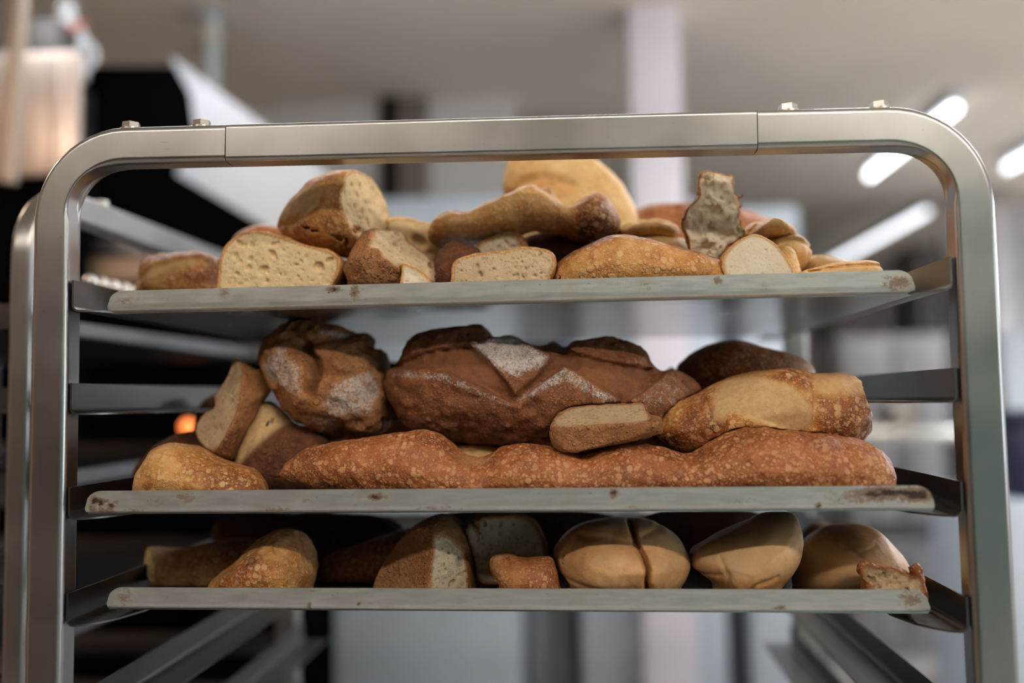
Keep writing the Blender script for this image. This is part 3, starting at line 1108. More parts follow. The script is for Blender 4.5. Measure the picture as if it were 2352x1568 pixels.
# ------------------------------------------------------------------ the bread, front pieces first
def upper_tray():
    T = 1
    bread('baguette_piece', 'cut baguette piece with large holes in its pale face, left on the upper tray', T,
          [(513, 700), (512, 650), (515, 600), (527, 568), (546, 546), (575, 533), (612, 533), (650, 543), (690, 556), (732, 569), (770, 581), (786, 597), (790, 617), (784, 640), (776, 660), (770, 700)],
          0.050, 0.040, 0.075, 'baguette', crumb='cream', botbrown=0.35,
          cuts=[dict(pt=(650, 600, -0.012), n=(0.06, -1, 0.10), nrand=70, rr=0.0009,
                     holes=[(575, 561, 9), (626, 560, 9), (625, 582, 13), (632, 592, 8), (757, 597, 12), (544, 584, 7), (553, 600, 6), (573, 594, 9), (604, 617, 14), (726, 614, 6), (684, 635, 6), (642, 630, 7), (692, 601, 6), (705, 588, 5), (660, 570, 5), (570, 615, 9), (735, 631, 6), (650, 600, 5)])])
    bread('bread_chunk', 'small white triangular crumb piece leaning on the torn brown chunk', T,
          [(921, 690, 0), (920, 640), (921, 600, 0), (937, 606), (957, 617), (977, 632), (994, 650, 0), (996, 690, 0)],
          0.024, 0.014, 0.016, 'baguette', crumb='white', cuts=[dict(pt=(945, 630, -0.004), n=(0.15, -1, 0.25), rough=0.0012, nrand=10)])
    bread('bread_slice', 'flat pale slice with small pores lying on edge in front, middle of the upper tray', T,
          [(1038, 690), (1037, 640), (1038, 612), (1050, 596), (1080, 588), (1130, 582), (1168, 577), (1202, 570), (1240, 573), (1268, 582), (1276, 600), (1272, 628), (1264, 645), (1262, 690)],
          0.030, 0.016, 0.022, 'baguette', crumb='fine', pow_=0.7,
          cuts=[dict(pt=(1150, 610, -0.006), n=(0.0, -1, 0.10), nrand=60, rr=0.0004, rough=0.0004, holes=[(1190, 595, 5), (1176, 606, 4), (1134, 618, 6), (1103, 630, 9), (1208, 618, 5), (1060, 622, 5), (1183, 617, 4)])])
    bread('baguette_piece', 'golden baguette piece with blistered crust and a dark top ridge, front of the upper tray', T,
          [(1268, 690), (1267, 640), (1278, 610), (1300, 590), (1340, 569), (1382, 552), (1412, 545), (1440, 544), (1482, 550), (1532, 561), (1582, 576), (1622, 587), (1660, 602), (1690, 630), (1690, 690)],
          0.052, 0.045, 0.05, 'baguette', brown=[([(1260, 600), (1380, 545), (1440, 538), (1660, 585), (1660, 612), (1600, 596), (1500, 566), (1420, 560), (1330, 590), (1270, 632)], 0.62, 26)], botbrown=-0.1)
    bread('bread_slice', 'whitish round slice with thin crust standing at the right of the golden baguette piece', T,
          [(1655, 690), (1653, 640), (1651, 602), (1668, 572), (1700, 549), (1730, 540), (1760, 548), (1790, 574), (1813, 608), (1824, 636), (1826, 690)],
          0.032, 0.018, 0.022, 'baguette', crumb='white', pow_=0.7, crustw=1.2,
          cuts=[dict(pt=(1730, 600, -0.007), n=(0.05, -1, 0.12), nrand=16, rr=0.0003, rough=0.0003)])
    bread('flat_roll', 'flat browned roll half lying at the far right end of the upper tray', T,
          [(1838, 670), (1836, 632), (1862, 620), (1920, 610), (1990, 603), (2013, 608), (2016, 628), (2014, 670)],
          0.040, 0.028, 0.07, 'pastry', topbrown=0.35, grooves=[([(1850, 629), (1930, 619), (2010, 617)], 0.0013, 0.003)], tone=[([(1850, 634), (1930, 621), (2006, 619), (2006, 640), (1850, 645)], 0.7, 10)])
    bread('torn_bread', 'dark torn bread chunk with ragged crumb on its upper right, front of the upper tray', T,
          [(808, 690), (806, 645), (805, 612), (824, 580), (836, 554), (860, 535), (890, 528), (924, 530), (934, 546), (950, 560), (985, 590), (1003, 606), (1006, 640), (1006, 690)],
          0.062, 0.045, 0.045, 'rustic', crumb='fine', lump=(0.003, 0.03), rough=(0.0014, 0.012), topbrown=0.1,
          cuts=[dict(pt=(935, 565, -0.006), n=(0.62, -0.50, 0.60), rough=0.0030, rs=0.012, nrand=25)])
    bread('torn_bread', 'upright torn bread hunk with ragged crumb standing on the golden baguette piece', T,
          [(1588, 700), (1585, 600), (1582, 560), (1569, 522), (1572, 490), (1590, 465), (1601, 450), (1599, 425), (1606, 399, 0), (1640, 396), (1664, 403), (1686, 402, 0), (1685, 428), (1690, 440), (1708, 446, 0), (1699, 455), (1710, 468, 0), (1697, 480), (1703, 488, 0), (1696, 497), (1708, 512), (1714, 535), (1692, 552), (1662, 577), (1650, 600), (1650, 700)],
          0.072, 0.034, 0.036, 'rustic', crumb='white', rough=(0.0020, 0.009), botbrown=0.1,
          pow_=0.75, cuts=[dict(pt=(1640, 480, -0.003), n=(0.18, -1, -0.06), rough=0.0060, rs=0.010, nrand=14, rr=0.0004)])
    bread('crusty_roll', 'small dark brown crusty knob beside the pale middle slice', T,
          [(1005, 690), (1002, 620), (1009, 588), (1028, 568), (1050, 562), (1076, 565), (1102, 577), (1110, 610), (1110, 690)],
          0.066, 0.032, 0.03, 'dark', lump=(0.003, 0.014), rough=(0.0012, 0.006), topbrown=-0.1)
    bread('bread_slice', 'greyish slice with crusty rim half hidden behind the pale middle slice', T,
          [(1075, 700), (1072, 600), (1100, 560), (1132, 542), (1166, 533), (1192, 536), (1207, 552), (1222, 585), (1240, 640), (1240, 700)],
          0.082, 0.022, 0.026, 'rustic', crumb='grey', cuts=[dict(pt=(1150, 570, -0.010), n=(-0.1, -1, 0.15), nrand=45, rr=0.0008, holes=[(1178, 565, 7), (1145, 568, 6), (1165, 562, 7), (1195, 560, 5)])])
    bread('baguette_piece', 'tilted baguette end on top with its crumb turned to the right, highest at left', T,
          [(637, 522), (658, 490), (698, 440), (718, 421), (750, 405), (786, 396), (830, 396), (880, 408), (925, 440), (940, 490), (925, 540), (880, 572), (830, 588), (796, 590), (770, 586), (722, 576), (680, 560), (650, 541)],
          0.085, 0.050, 0.050, 'baguette', crumb='cream', rough=(0.0007, 0.01),
          tone=[([(655, 505), (700, 455), (735, 440), (770, 460), (768, 495), (735, 520), (690, 526), (655, 522)], 0.85, 24)],
          brown=[([(640, 520), (700, 532), (760, 505), (800, 520), (820, 560), (795, 592), (700, 575)], 0.22, 30), ([(710, 430), (760, 398), (800, 395), (790, 440), (740, 425)], 0.2, 30)],
          grooves=[([(650, 526), (700, 529), (745, 516), (772, 490)], 0.0022, 0.0022)],
          cuts=[dict(pt=(796, 480, -0.042), n=(0.96, -0.26, 0.12), rough=0.0016, rs=0.014, nrand=50, rr=0.0010, holes=[(822, 445, 10), (845, 470, 8), (835, 500, 8)])])
    bread('baguette_piece', 'long twisted baguette with a dark thick end lying across the heap', T,
          [(985, 530), (1008, 500), (1040, 485), (1062, 491), (1082, 491), (1110, 471), (1140, 466), (1170, 454), (1196, 435), (1235, 427), (1266, 435), (1290, 456), (1308, 471), (1332, 450), (1358, 445), (1386, 450), (1406, 471), (1418, 500), (1418, 530), (1402, 547), (1360, 548), (1320, 543), (1280, 535), (1222, 530), (1190, 536), (1150, 548), (1100, 558), (1040, 567), (1000, 566)],
          0.105, 0.036, 0.040, 'baguette', rough=(0.001, 0.01), lump=(0.0022, 0.03),
          grooves=[([(1240, 438), (1285, 470), (1310, 480), (1340, 460)], 0.004, 0.004, 0.5)], botbrown=0.45,
          brown=[([(985, 520), (1100, 480), (1230, 430), (1310, 480), (1320, 535), (1180, 535), (1000, 565)], -0.16, 40), ([(1325, 455), (1360, 440), (1425, 450), (1425, 560), (1340, 560), (1322, 510)], 0.42, 40), ([(1190, 430), (1250, 425), (1290, 455), (1240, 450)], 0.3, 20), ([(1020, 500), (1040, 482), (1080, 488), (1060, 502)], 0.3, 14)],
          slant=(0.06, 0))
    bread('bread_crust_end', 'tan crust end tucked between the whitish slice and the pale pastries', T,
          [(1780, 690), (1778, 600), (1788, 566), (1818, 569), (1833, 598), (1842, 632), (1842, 690)],
          0.072, 0.022, 0.022, 'pastry', rough=(0.0012, 0.008), topbrown=0.25)
    bread('pastry_roll', 'pale folded pastry just right of the dark baguette end', T,
          [(1415, 545), (1424, 525), (1442, 514), (1472, 506), (1520, 504), (1546, 514), (1560, 530), (1560, 545), (1520, 556), (1440, 552)],
          0.125, 0.030, 0.034, 'pastry', lump=(0.002, 0.02), grooves=[([(1430, 527), (1475, 516), (1540, 522)], 0.002, 0.004)], tone=[([(1430, 522), (1480, 510), (1545, 518), (1550, 530), (1470, 526)], 0.6, 16)])
    bread('pastry_roll', 'pale folded pastry lying under the folded one beside the dark baguette end', T,
          [(1425, 600), (1430, 560), (1460, 545), (1520, 540), (1580, 550), (1590, 580), (1590, 620), (1430, 620)],
          0.130, 0.034, 0.034, 'pastry', lump=(0.002, 0.02))
    bread('pastry_roll', 'upper pale pastry roll right of the torn upright hunk', T,
          [(1708, 540), (1722, 518), (1745, 509), (1775, 508), (1810, 517), (1830, 537), (1822, 552), (1780, 556), (1730, 556)],
          0.105, 0.030, 0.036, 'pastry', lump=(0.0018, 0.02), grooves=[([(1720, 536), (1740, 520), (1750, 512)], 0.002, 0.004)])
    bread('pastry_roll', 'lower pale pastry roll right of the torn upright hunk', T,
          [(1750, 600), (1752, 562), (1780, 548), (1825, 545), (1850, 560), (1858, 590), (1848, 620), (1800, 640), (1750, 640)],
          0.105, 0.034, 0.036, 'pastry', lump=(0.0018, 0.02), grooves=[([(1770, 570), (1810, 562), (1850, 575)], 0.002, 0.003)])
    bread('bread_roll', 'smooth tan loaf lying low behind the flat roll half at right', T,
          [(1836, 670), (1836, 606), (1860, 588), (1900, 592), (1950, 604), (1985, 618), (1995, 670)],
          0.125, 0.035, 0.05, 'pastry', topbrown=0.15)
    bread('bread_roll', 'small roll with a split pale side at the far left end of the upper tray', T,
          [(328, 700), (326, 640), (334, 602), (350, 590), (392, 585), (450, 579), (482, 582), (502, 593), (513, 615), (514, 650), (512, 700)],
          0.112, 0.038, 0.045, 'baguette', crumb='cream', lump=(0.002, 0.02), topbrown=0.3,
          tone=[([(342, 655), (372, 630), (420, 612), (470, 604), (490, 612), (440, 634), (390, 650), (345, 668)], 0.9, 18)], brown=[([(330, 640), (345, 598), (420, 588), (420, 604), (360, 625)], 0.2, 16), ([(430, 650), (510, 600), (520, 660)], 0.25, 20)],
          grooves=[([(350, 650), (395, 626), (455, 610)], 0.003, 0.003)], flour=[([(340, 600), (390, 588), (470, 584), (470, 592), (390, 598)], 0.25, 10)])
    bread('torn_bread', 'pale hollow torn end showing a big air pocket, behind the torn brown chunk', T,
          [(868, 640), (866, 530), (880, 512), (902, 501), (940, 501), (966, 509), (1000, 515), (1020, 548), (1024, 590), (1020, 660), (900, 660)],
          0.125, 0.032, 0.036, 'pastry', crumb='cream', cuts=[dict(pt=(960, 550, -0.008), n=(0.2, -1, 0.0), rough=0.003, rs=0.02, nrand=14, holes=[(965, 555, 26), (985, 580, 18)])])
    bread('bread_roll', 'dark roll filling the gap behind the holed baguette piece', T,
          [(775, 700), (775, 620), (800, 600), (835, 600), (850, 640), (850, 700)], 0.100, 0.022, 0.022, 'dark')
    bread('bread_roll', 'reddish crust end showing behind the holed baguette piece', T,
          [(530, 660), (528, 580), (545, 545), (566, 528), (600, 516), (640, 521), (690, 545), (700, 600), (690, 660)],
          0.165, 0.030, 0.035, 'red')
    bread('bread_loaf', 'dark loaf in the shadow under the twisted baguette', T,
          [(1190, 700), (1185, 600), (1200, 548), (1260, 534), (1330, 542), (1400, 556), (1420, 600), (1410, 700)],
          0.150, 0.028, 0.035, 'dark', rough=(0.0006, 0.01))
    bread('large_bun', 'big smooth golden bun standing on edge behind the twisted baguette', T,
          [(1158, 470), (1157, 420), (1162, 380), (1185, 353), (1250, 341), (1330, 348), (1390, 380), (1430, 421), (1455, 466), (1467, 510), (1455, 570), (1380, 640), (1250, 640), (1170, 590), (1158, 530)],
          0.205, 0.038, 0.04, 'pastry', grooves=[([(1175, 462), (1205, 434), (1250, 428), (1310, 446)], 0.007, 0.007)], brown=[([(1157, 480), (1165, 440), (1215, 420), (1290, 430), (1330, 470), (1250, 470)], 0.25, 40)], lump=(0.0012, 0.05))
    bread('bread_loaf', 'long brown loaf at the back of the upper tray, behind the pale pastries', T,
          [(1450, 560), (1455, 490), (1490, 471), (1560, 467), (1620, 470), (1690, 478), (1740, 492), (1785, 515), (1800, 560), (1790, 640), (1460, 640)],
          0.270, 0.04, 0.04, 'red', flour=[([(1450, 490), (1550, 470), (1560, 480), (1460, 510)], 0.3, 20)])

def middle_tray():
    T = 2
    bread('baguette', 'long reddish brown baguette lying across the front of the middle tray', T,
          [(646, 1095), (650, 1074), (680, 1045), (740, 1022), (820, 1003), (900, 991), (964, 988), (1000, 995), (1030, 1014), (1050, 1035), (1072, 1049), (1100, 1053), (1130, 1043), (1156, 1026), (1200, 1017), (1250, 1024), (1300, 1034), (1342, 1043), (1400, 1027), (1450, 1018), (1500, 1021), (1560, 1034), (1584, 1037), (1622, 1019), (1662, 1000), (1710, 986), (1760, 982), (1830, 989), (1920, 997), (1970, 1006), (2012, 1030), (2040, 1060), (2050, 1092), (2044, 1130), (1960, 1160), (1400, 1170), (900, 1160), (760, 1132), (690, 1117)],
          0.048, 0.040, 0.042, 'red', lump=(0.002, 0.04), rough=(0.0011, 0.009),
          brown=[([(680, 1045), (900, 985), (1000, 988), (1050, 1035), (1000, 1020), (900, 1008), (700, 1060)], 0.22, 24), ([(1120, 1050), (1200, 1012), (1340, 1042), (1340, 1060), (1200, 1035)], 0.2, 24), ([(1400, 1030), (1480, 1012), (1580, 1040), (1700, 980), (1960, 1000), (2060, 1080), (1980, 1040), (1760, 1005), (1600, 1060), (1480, 1040)], 0.26, 26)],
          tone=[([(1045, 1040), (1090, 1052), (1130, 1048), (1120, 1062), (1080, 1066)], 0.45, 16)], grooves=[([(1030, 1022), (1080, 1062), (1140, 1066)], 0.004, 0.003), ([(1330, 1052), (1420, 1046)], 0.004, 0.002), ([(1560, 1044), (1620, 1040)], 0.005, 0.002)])
    bread('baguette_piece', 'blistered golden baguette end lying at the front left of the middle tray', T,
          [(316, 1160), (317, 1125), (325, 1088), (340, 1060), (358, 1034), (382, 1021), (412, 1018), (450, 1025), (482, 1041), (530, 1062), (572, 1078), (596, 1100), (607, 1128), (600, 1160)],
          0.046, 0.040, 0.042, 'baguette', crumb='cream', lump=(0.001, 0.04), brown=[([(430, 1015), (600, 1075), (615, 1140), (520, 1120)], 0.36, 60), ([(318, 1130), (350, 1035), (390, 1040), (370, 1130)], -0.12, 40)],
          cuts=[dict(pt=(322, 1090, 0.004), n=(-0.93, -0.12, 0.3), rough=0.0006)])
    bread('bread_slice', 'half slice lying tilted on the long baguette, its brown crust edge to the front', T,
          [(1264, 1000), (1267, 970), (1284, 950), (1310, 936), (1352, 929), (1400, 927), (1481, 924, 0), (1488, 948), (1517, 957, 0), (1522, 994, 0), (1480, 1005), (1420, 1018), (1352, 1030), (1312, 1038), (1276, 1030)],
          0.052, 0.040, 0.050, 'rustic', crumb='tan', rough=(0.0010, 0.008), lump=(0.0008, 0.03), pow_=0.6,
          cuts=[dict(pt=(1400, 968, -0.026), n=(-0.05, -0.36, 0.93), rough=0.0006, nrand=30, rr=0.0004), dict(pt=(1400, 1000, -0.030), n=(0.0, -0.96, -0.25), rough=0.0005, lab='crust')])
    bread('baguette_piece', 'torn baguette with a wide pale opened score at the right of the middle tray', T,
          [(1508, 1012), (1520, 946), (1560, 921), (1600, 905), (1640, 881), (1690, 866), (1740, 851), (1800, 848), (1850, 857), (1930, 858), (1965, 865), (1982, 880), (1988, 905), (1998, 930), (2007, 962), (2000, 986), (1985, 1003), (1950, 1030), (1700, 1050), (1580, 1046)],
          0.098, 0.050, 0.050, 'baguette', crumb='cream', brown=[([(1500, 1020), (1600, 900), (1640, 890), (1640, 1000), (1580, 1050)], 0.5, 40), ([(1740, 870), (1800, 845), (1850, 860), (1840, 900), (1790, 880)], 0.5, 16), ([(1850, 910), (1980, 905), (2000, 1000), (1860, 1010)], 0.42, 36)],
          tone=[([(1628, 905), (1660, 872), (1720, 865), (1790, 886), (1830, 930), (1842, 962), (1812, 986), (1740, 976), (1690, 952), (1660, 945), (1640, 962), (1622, 965)], 1.0, 14), ([(1845, 870), (1930, 862), (1985, 885), (1980, 905), (1850, 905)], 0.7, 20)],
          plates=[([(1650, 962), (1670, 948), (1710, 958), (1760, 978), (1820, 990), (1820, 1040), (1640, 1040)], 0.0035, 0.004), ([(1740, 862), (1800, 840), (1850, 852), (1835, 925), (1800, 886)], 0.003, 0.006)],
          grooves=[([(1838, 870), (1845, 920), (1838, 970)], 0.004, 0.004)],
          cuts=[dict(pt=(1992, 940, -0.01), n=(0.93, -0.15, 0.2), rough=0.003, rs=0.01)])
    bread('bread_slice', 'leaning half slice with greyish crumb and tan crust edge, left on the middle tray', T,
          [(438, 985), (460, 950), (490, 935), (488, 906), (515, 870), (534, 816, 0), (560, 831), (584, 850), (600, 838, 0), (629, 861, 0), (612, 900), (592, 930), (585, 960), (570, 992), (556, 1030), (541, 1056, 0), (500, 1037), (470, 1021)],
          0.094, 0.034, 0.034, 'rustic', crumb='tan', crustw=1.4, pow_=0.6, rough=(0.0008, 0.008), brown=[([(520, 1000), (575, 985), (570, 1020), (525, 1030)], 0.3, 14)],
          cuts=[dict(pt=(550, 935, -0.030), n=(-0.60, -0.74, 0.28), rough=0.0010, rs=0.012, nrand=26, rr=0.0007), dict(pt=(550, 935, -0.030), n=(0.84, -0.45, 0.30), rough=0.0006, lab='crust')])
    bread('baguette_piece', 'baguette half with a pale yellow flank under the leaning slice', T,
          [(545, 1170), (546, 1060), (566, 990), (596, 930), (620, 918), (642, 934), (669, 968), (722, 990), (752, 1010), (760, 1060), (756, 1170)],
          0.112, 0.040, 0.040, 'dark', lump=(0.001, 0.03), tone=[([(540, 1070), (596, 935), (620, 918), (646, 935), (670, 968), (640, 1002), (590, 1050), (560, 1090)], 1.0, 22)])
    bread('sourdough_loaf', 'large dark sourdough loaf scored into floury diamonds, centre of the middle tray', T,
          [(905, 872), (908, 842), (938, 815), (941, 794), (976, 768), (1022, 760), (1116, 757, 0), (1130, 775), (1146, 781), (1176, 774), (1206, 790), (1238, 795), (1272, 785), (1296, 801), (1310, 785, 0), (1362, 783), (1440, 793), (1466, 806), (1486, 840), (1530, 855), (1562, 870), (1592, 896), (1590, 950), (1540, 990), (1440, 1012), (1330, 1026), (1250, 1020), (1150, 1007), (1060, 1001), (980, 990), (948, 968), (924, 928)],
          0.128, 0.064, 0.060, 'sour', lump=(0.0012, 0.05), rough=(0.0023, 0.010), topbrown=0.1, botbrown=0.2,
          plates=[([(880, 1040), (890, 850), (915, 847), (1000, 850), (1050, 860), (1120, 888), (1195, 926), (1250, 885), (1302, 846), (1350, 872), (1395, 900), (1425, 925), (1470, 900), (1530, 850), (1640, 850), (1640, 1040)], 0.0082, 0.0020),
                  ([(1090, 795), (1176, 770), (1272, 824), (1255, 856), (1196, 908), (1180, 884), (1140, 835)], 0.0075, 0.0022),
                  ([(925, 838), (940, 812), (945, 770), (1110, 745), (1135, 780), (1085, 800), (1010, 812)], 0.006, 0.0025),
                  ([(1312, 790), (1400, 770), (1490, 800), (1500, 850), (1430, 842), (1370, 830), (1310, 812)], 0.006, 0.0025)],
          tone=[([(915, 845), (1010, 815), (1085, 803), (1140, 838), (1192, 912), (1190, 922), (1120, 884), (1050, 856), (1000, 848)], 0.75, 16), ([(1205, 915), (1260, 858), (1280, 826), (1370, 835), (1490, 852), (1430, 918), (1395, 896), (1302, 844)], 0.65, 16)],
          flour=[([(890, 1040), (890, 850), (1050, 858), (1195, 926), (1302, 846), (1600, 870), (1600, 1040)], 0.16, 60), ([(1090, 795), (1176, 770), (1272, 824), (1262, 842), (1196, 872), (1150, 850)], 0.85, 40), ([(1180, 925), (1302, 846), (1420, 922), (1400, 935), (1302, 880), (1220, 920)], 0.7, 22), ([(915, 847), (1050, 858), (1195, 926), (1180, 935), (1040, 880), (920, 870)], 0.55, 20), ([(1420, 925), (1530, 850), (1600, 890), (1560, 940), (1480, 945)], 0.45, 40), ([(1312, 788), (1460, 792), (1470, 808), (1320, 802)], 0.25, 20)],
          bumps=[(1010, 830, 10, -0.002)])
    bread('rustic_loaf', 'round rustic loaf with a deep crack and floury lobes above the long baguette', T,
          [(600, 838), (605, 802), (630, 766), (666, 741), (702, 735), (742, 742), (782, 756), (822, 771), (850, 780), (853, 800), (886, 812, 0), (891, 850), (906, 882), (908, 930), (892, 980), (862, 1003), (802, 1003), (752, 1007), (716, 991), (682, 960), (652, 920), (640, 890), (625, 852)],
          0.128, 0.062, 0.06, 'rustic', lump=(0.0032, 0.03), rough=(0.0032, 0.012), topbrown=0.08,
          grooves=[([(735, 800), (765, 835), (768, 870), (756, 900)], 0.0038, 0.018, 0.3), ([(700, 760), (735, 800), (800, 780)], 0.005, 0.006, 0.4), ([(765, 850), (800, 870), (850, 860)], 0.004, 0.005), ([(640, 800), (690, 785), (735, 805)], 0.003, 0.004)],
          plates=[([(620, 840), (660, 790), (700, 790), (750, 840), (755, 905), (700, 985), (660, 930)], 0.003, 0.006)],
          flour=[([(630, 845), (690, 795), (745, 850), (745, 910), (700, 900), (650, 870)], 0.68, 34), ([(775, 930), (820, 870), (880, 850), (900, 900), (880, 950), (800, 960)], 0.72, 40), ([(690, 950), (780, 930), (860, 985), (760, 1000)], 0.4, 30), ([(760, 755), (820, 770), (810, 785), (760, 775)], 0.7, 20)])
    bread('bread_roll', 'pale flat crust showing in the gap below the sourdough loaf', T,
          [(1030, 1170), (1032, 1040), (1060, 1021), (1150, 1024), (1180, 1040), (1185, 1170)], 0.108, 0.014, 0.014, 'pastry', topbrown=0.2)
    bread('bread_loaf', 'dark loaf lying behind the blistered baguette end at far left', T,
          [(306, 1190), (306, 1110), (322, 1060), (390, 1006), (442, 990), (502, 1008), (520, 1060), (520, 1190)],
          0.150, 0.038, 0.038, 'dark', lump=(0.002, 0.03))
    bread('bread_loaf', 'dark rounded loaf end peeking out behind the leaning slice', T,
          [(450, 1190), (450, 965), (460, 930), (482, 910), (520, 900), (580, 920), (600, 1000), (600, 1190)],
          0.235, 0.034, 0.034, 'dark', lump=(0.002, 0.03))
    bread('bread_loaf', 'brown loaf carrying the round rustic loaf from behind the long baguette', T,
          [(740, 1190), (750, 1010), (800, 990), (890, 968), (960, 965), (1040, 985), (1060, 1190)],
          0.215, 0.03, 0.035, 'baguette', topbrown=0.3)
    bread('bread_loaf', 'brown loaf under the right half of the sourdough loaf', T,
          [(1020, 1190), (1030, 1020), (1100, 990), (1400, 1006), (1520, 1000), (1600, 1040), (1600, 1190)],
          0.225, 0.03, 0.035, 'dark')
    bread('bread_loaf', 'added dark filler loaf in the deep gap between the rustic loaf and the sourdough loaf', T,  # added loaf, there to darken the black gap
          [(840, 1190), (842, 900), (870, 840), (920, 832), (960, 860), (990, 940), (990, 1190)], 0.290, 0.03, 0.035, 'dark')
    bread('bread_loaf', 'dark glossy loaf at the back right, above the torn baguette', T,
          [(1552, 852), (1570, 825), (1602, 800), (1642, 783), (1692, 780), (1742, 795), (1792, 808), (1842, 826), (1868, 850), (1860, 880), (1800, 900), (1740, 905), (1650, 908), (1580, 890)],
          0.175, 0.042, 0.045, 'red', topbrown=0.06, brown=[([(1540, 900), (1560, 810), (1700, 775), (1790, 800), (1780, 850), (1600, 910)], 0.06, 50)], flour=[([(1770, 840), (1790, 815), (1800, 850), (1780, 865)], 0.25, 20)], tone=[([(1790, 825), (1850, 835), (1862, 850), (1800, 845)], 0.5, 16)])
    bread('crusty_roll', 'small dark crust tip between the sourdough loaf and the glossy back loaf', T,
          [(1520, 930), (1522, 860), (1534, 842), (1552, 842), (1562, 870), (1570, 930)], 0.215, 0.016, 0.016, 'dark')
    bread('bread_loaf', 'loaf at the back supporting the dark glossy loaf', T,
          [(1620, 1190), (1620, 960), (1700, 905), (1850, 900), (1930, 960), (1940, 1190)], 0.235, 0.04, 0.04, 'dark')

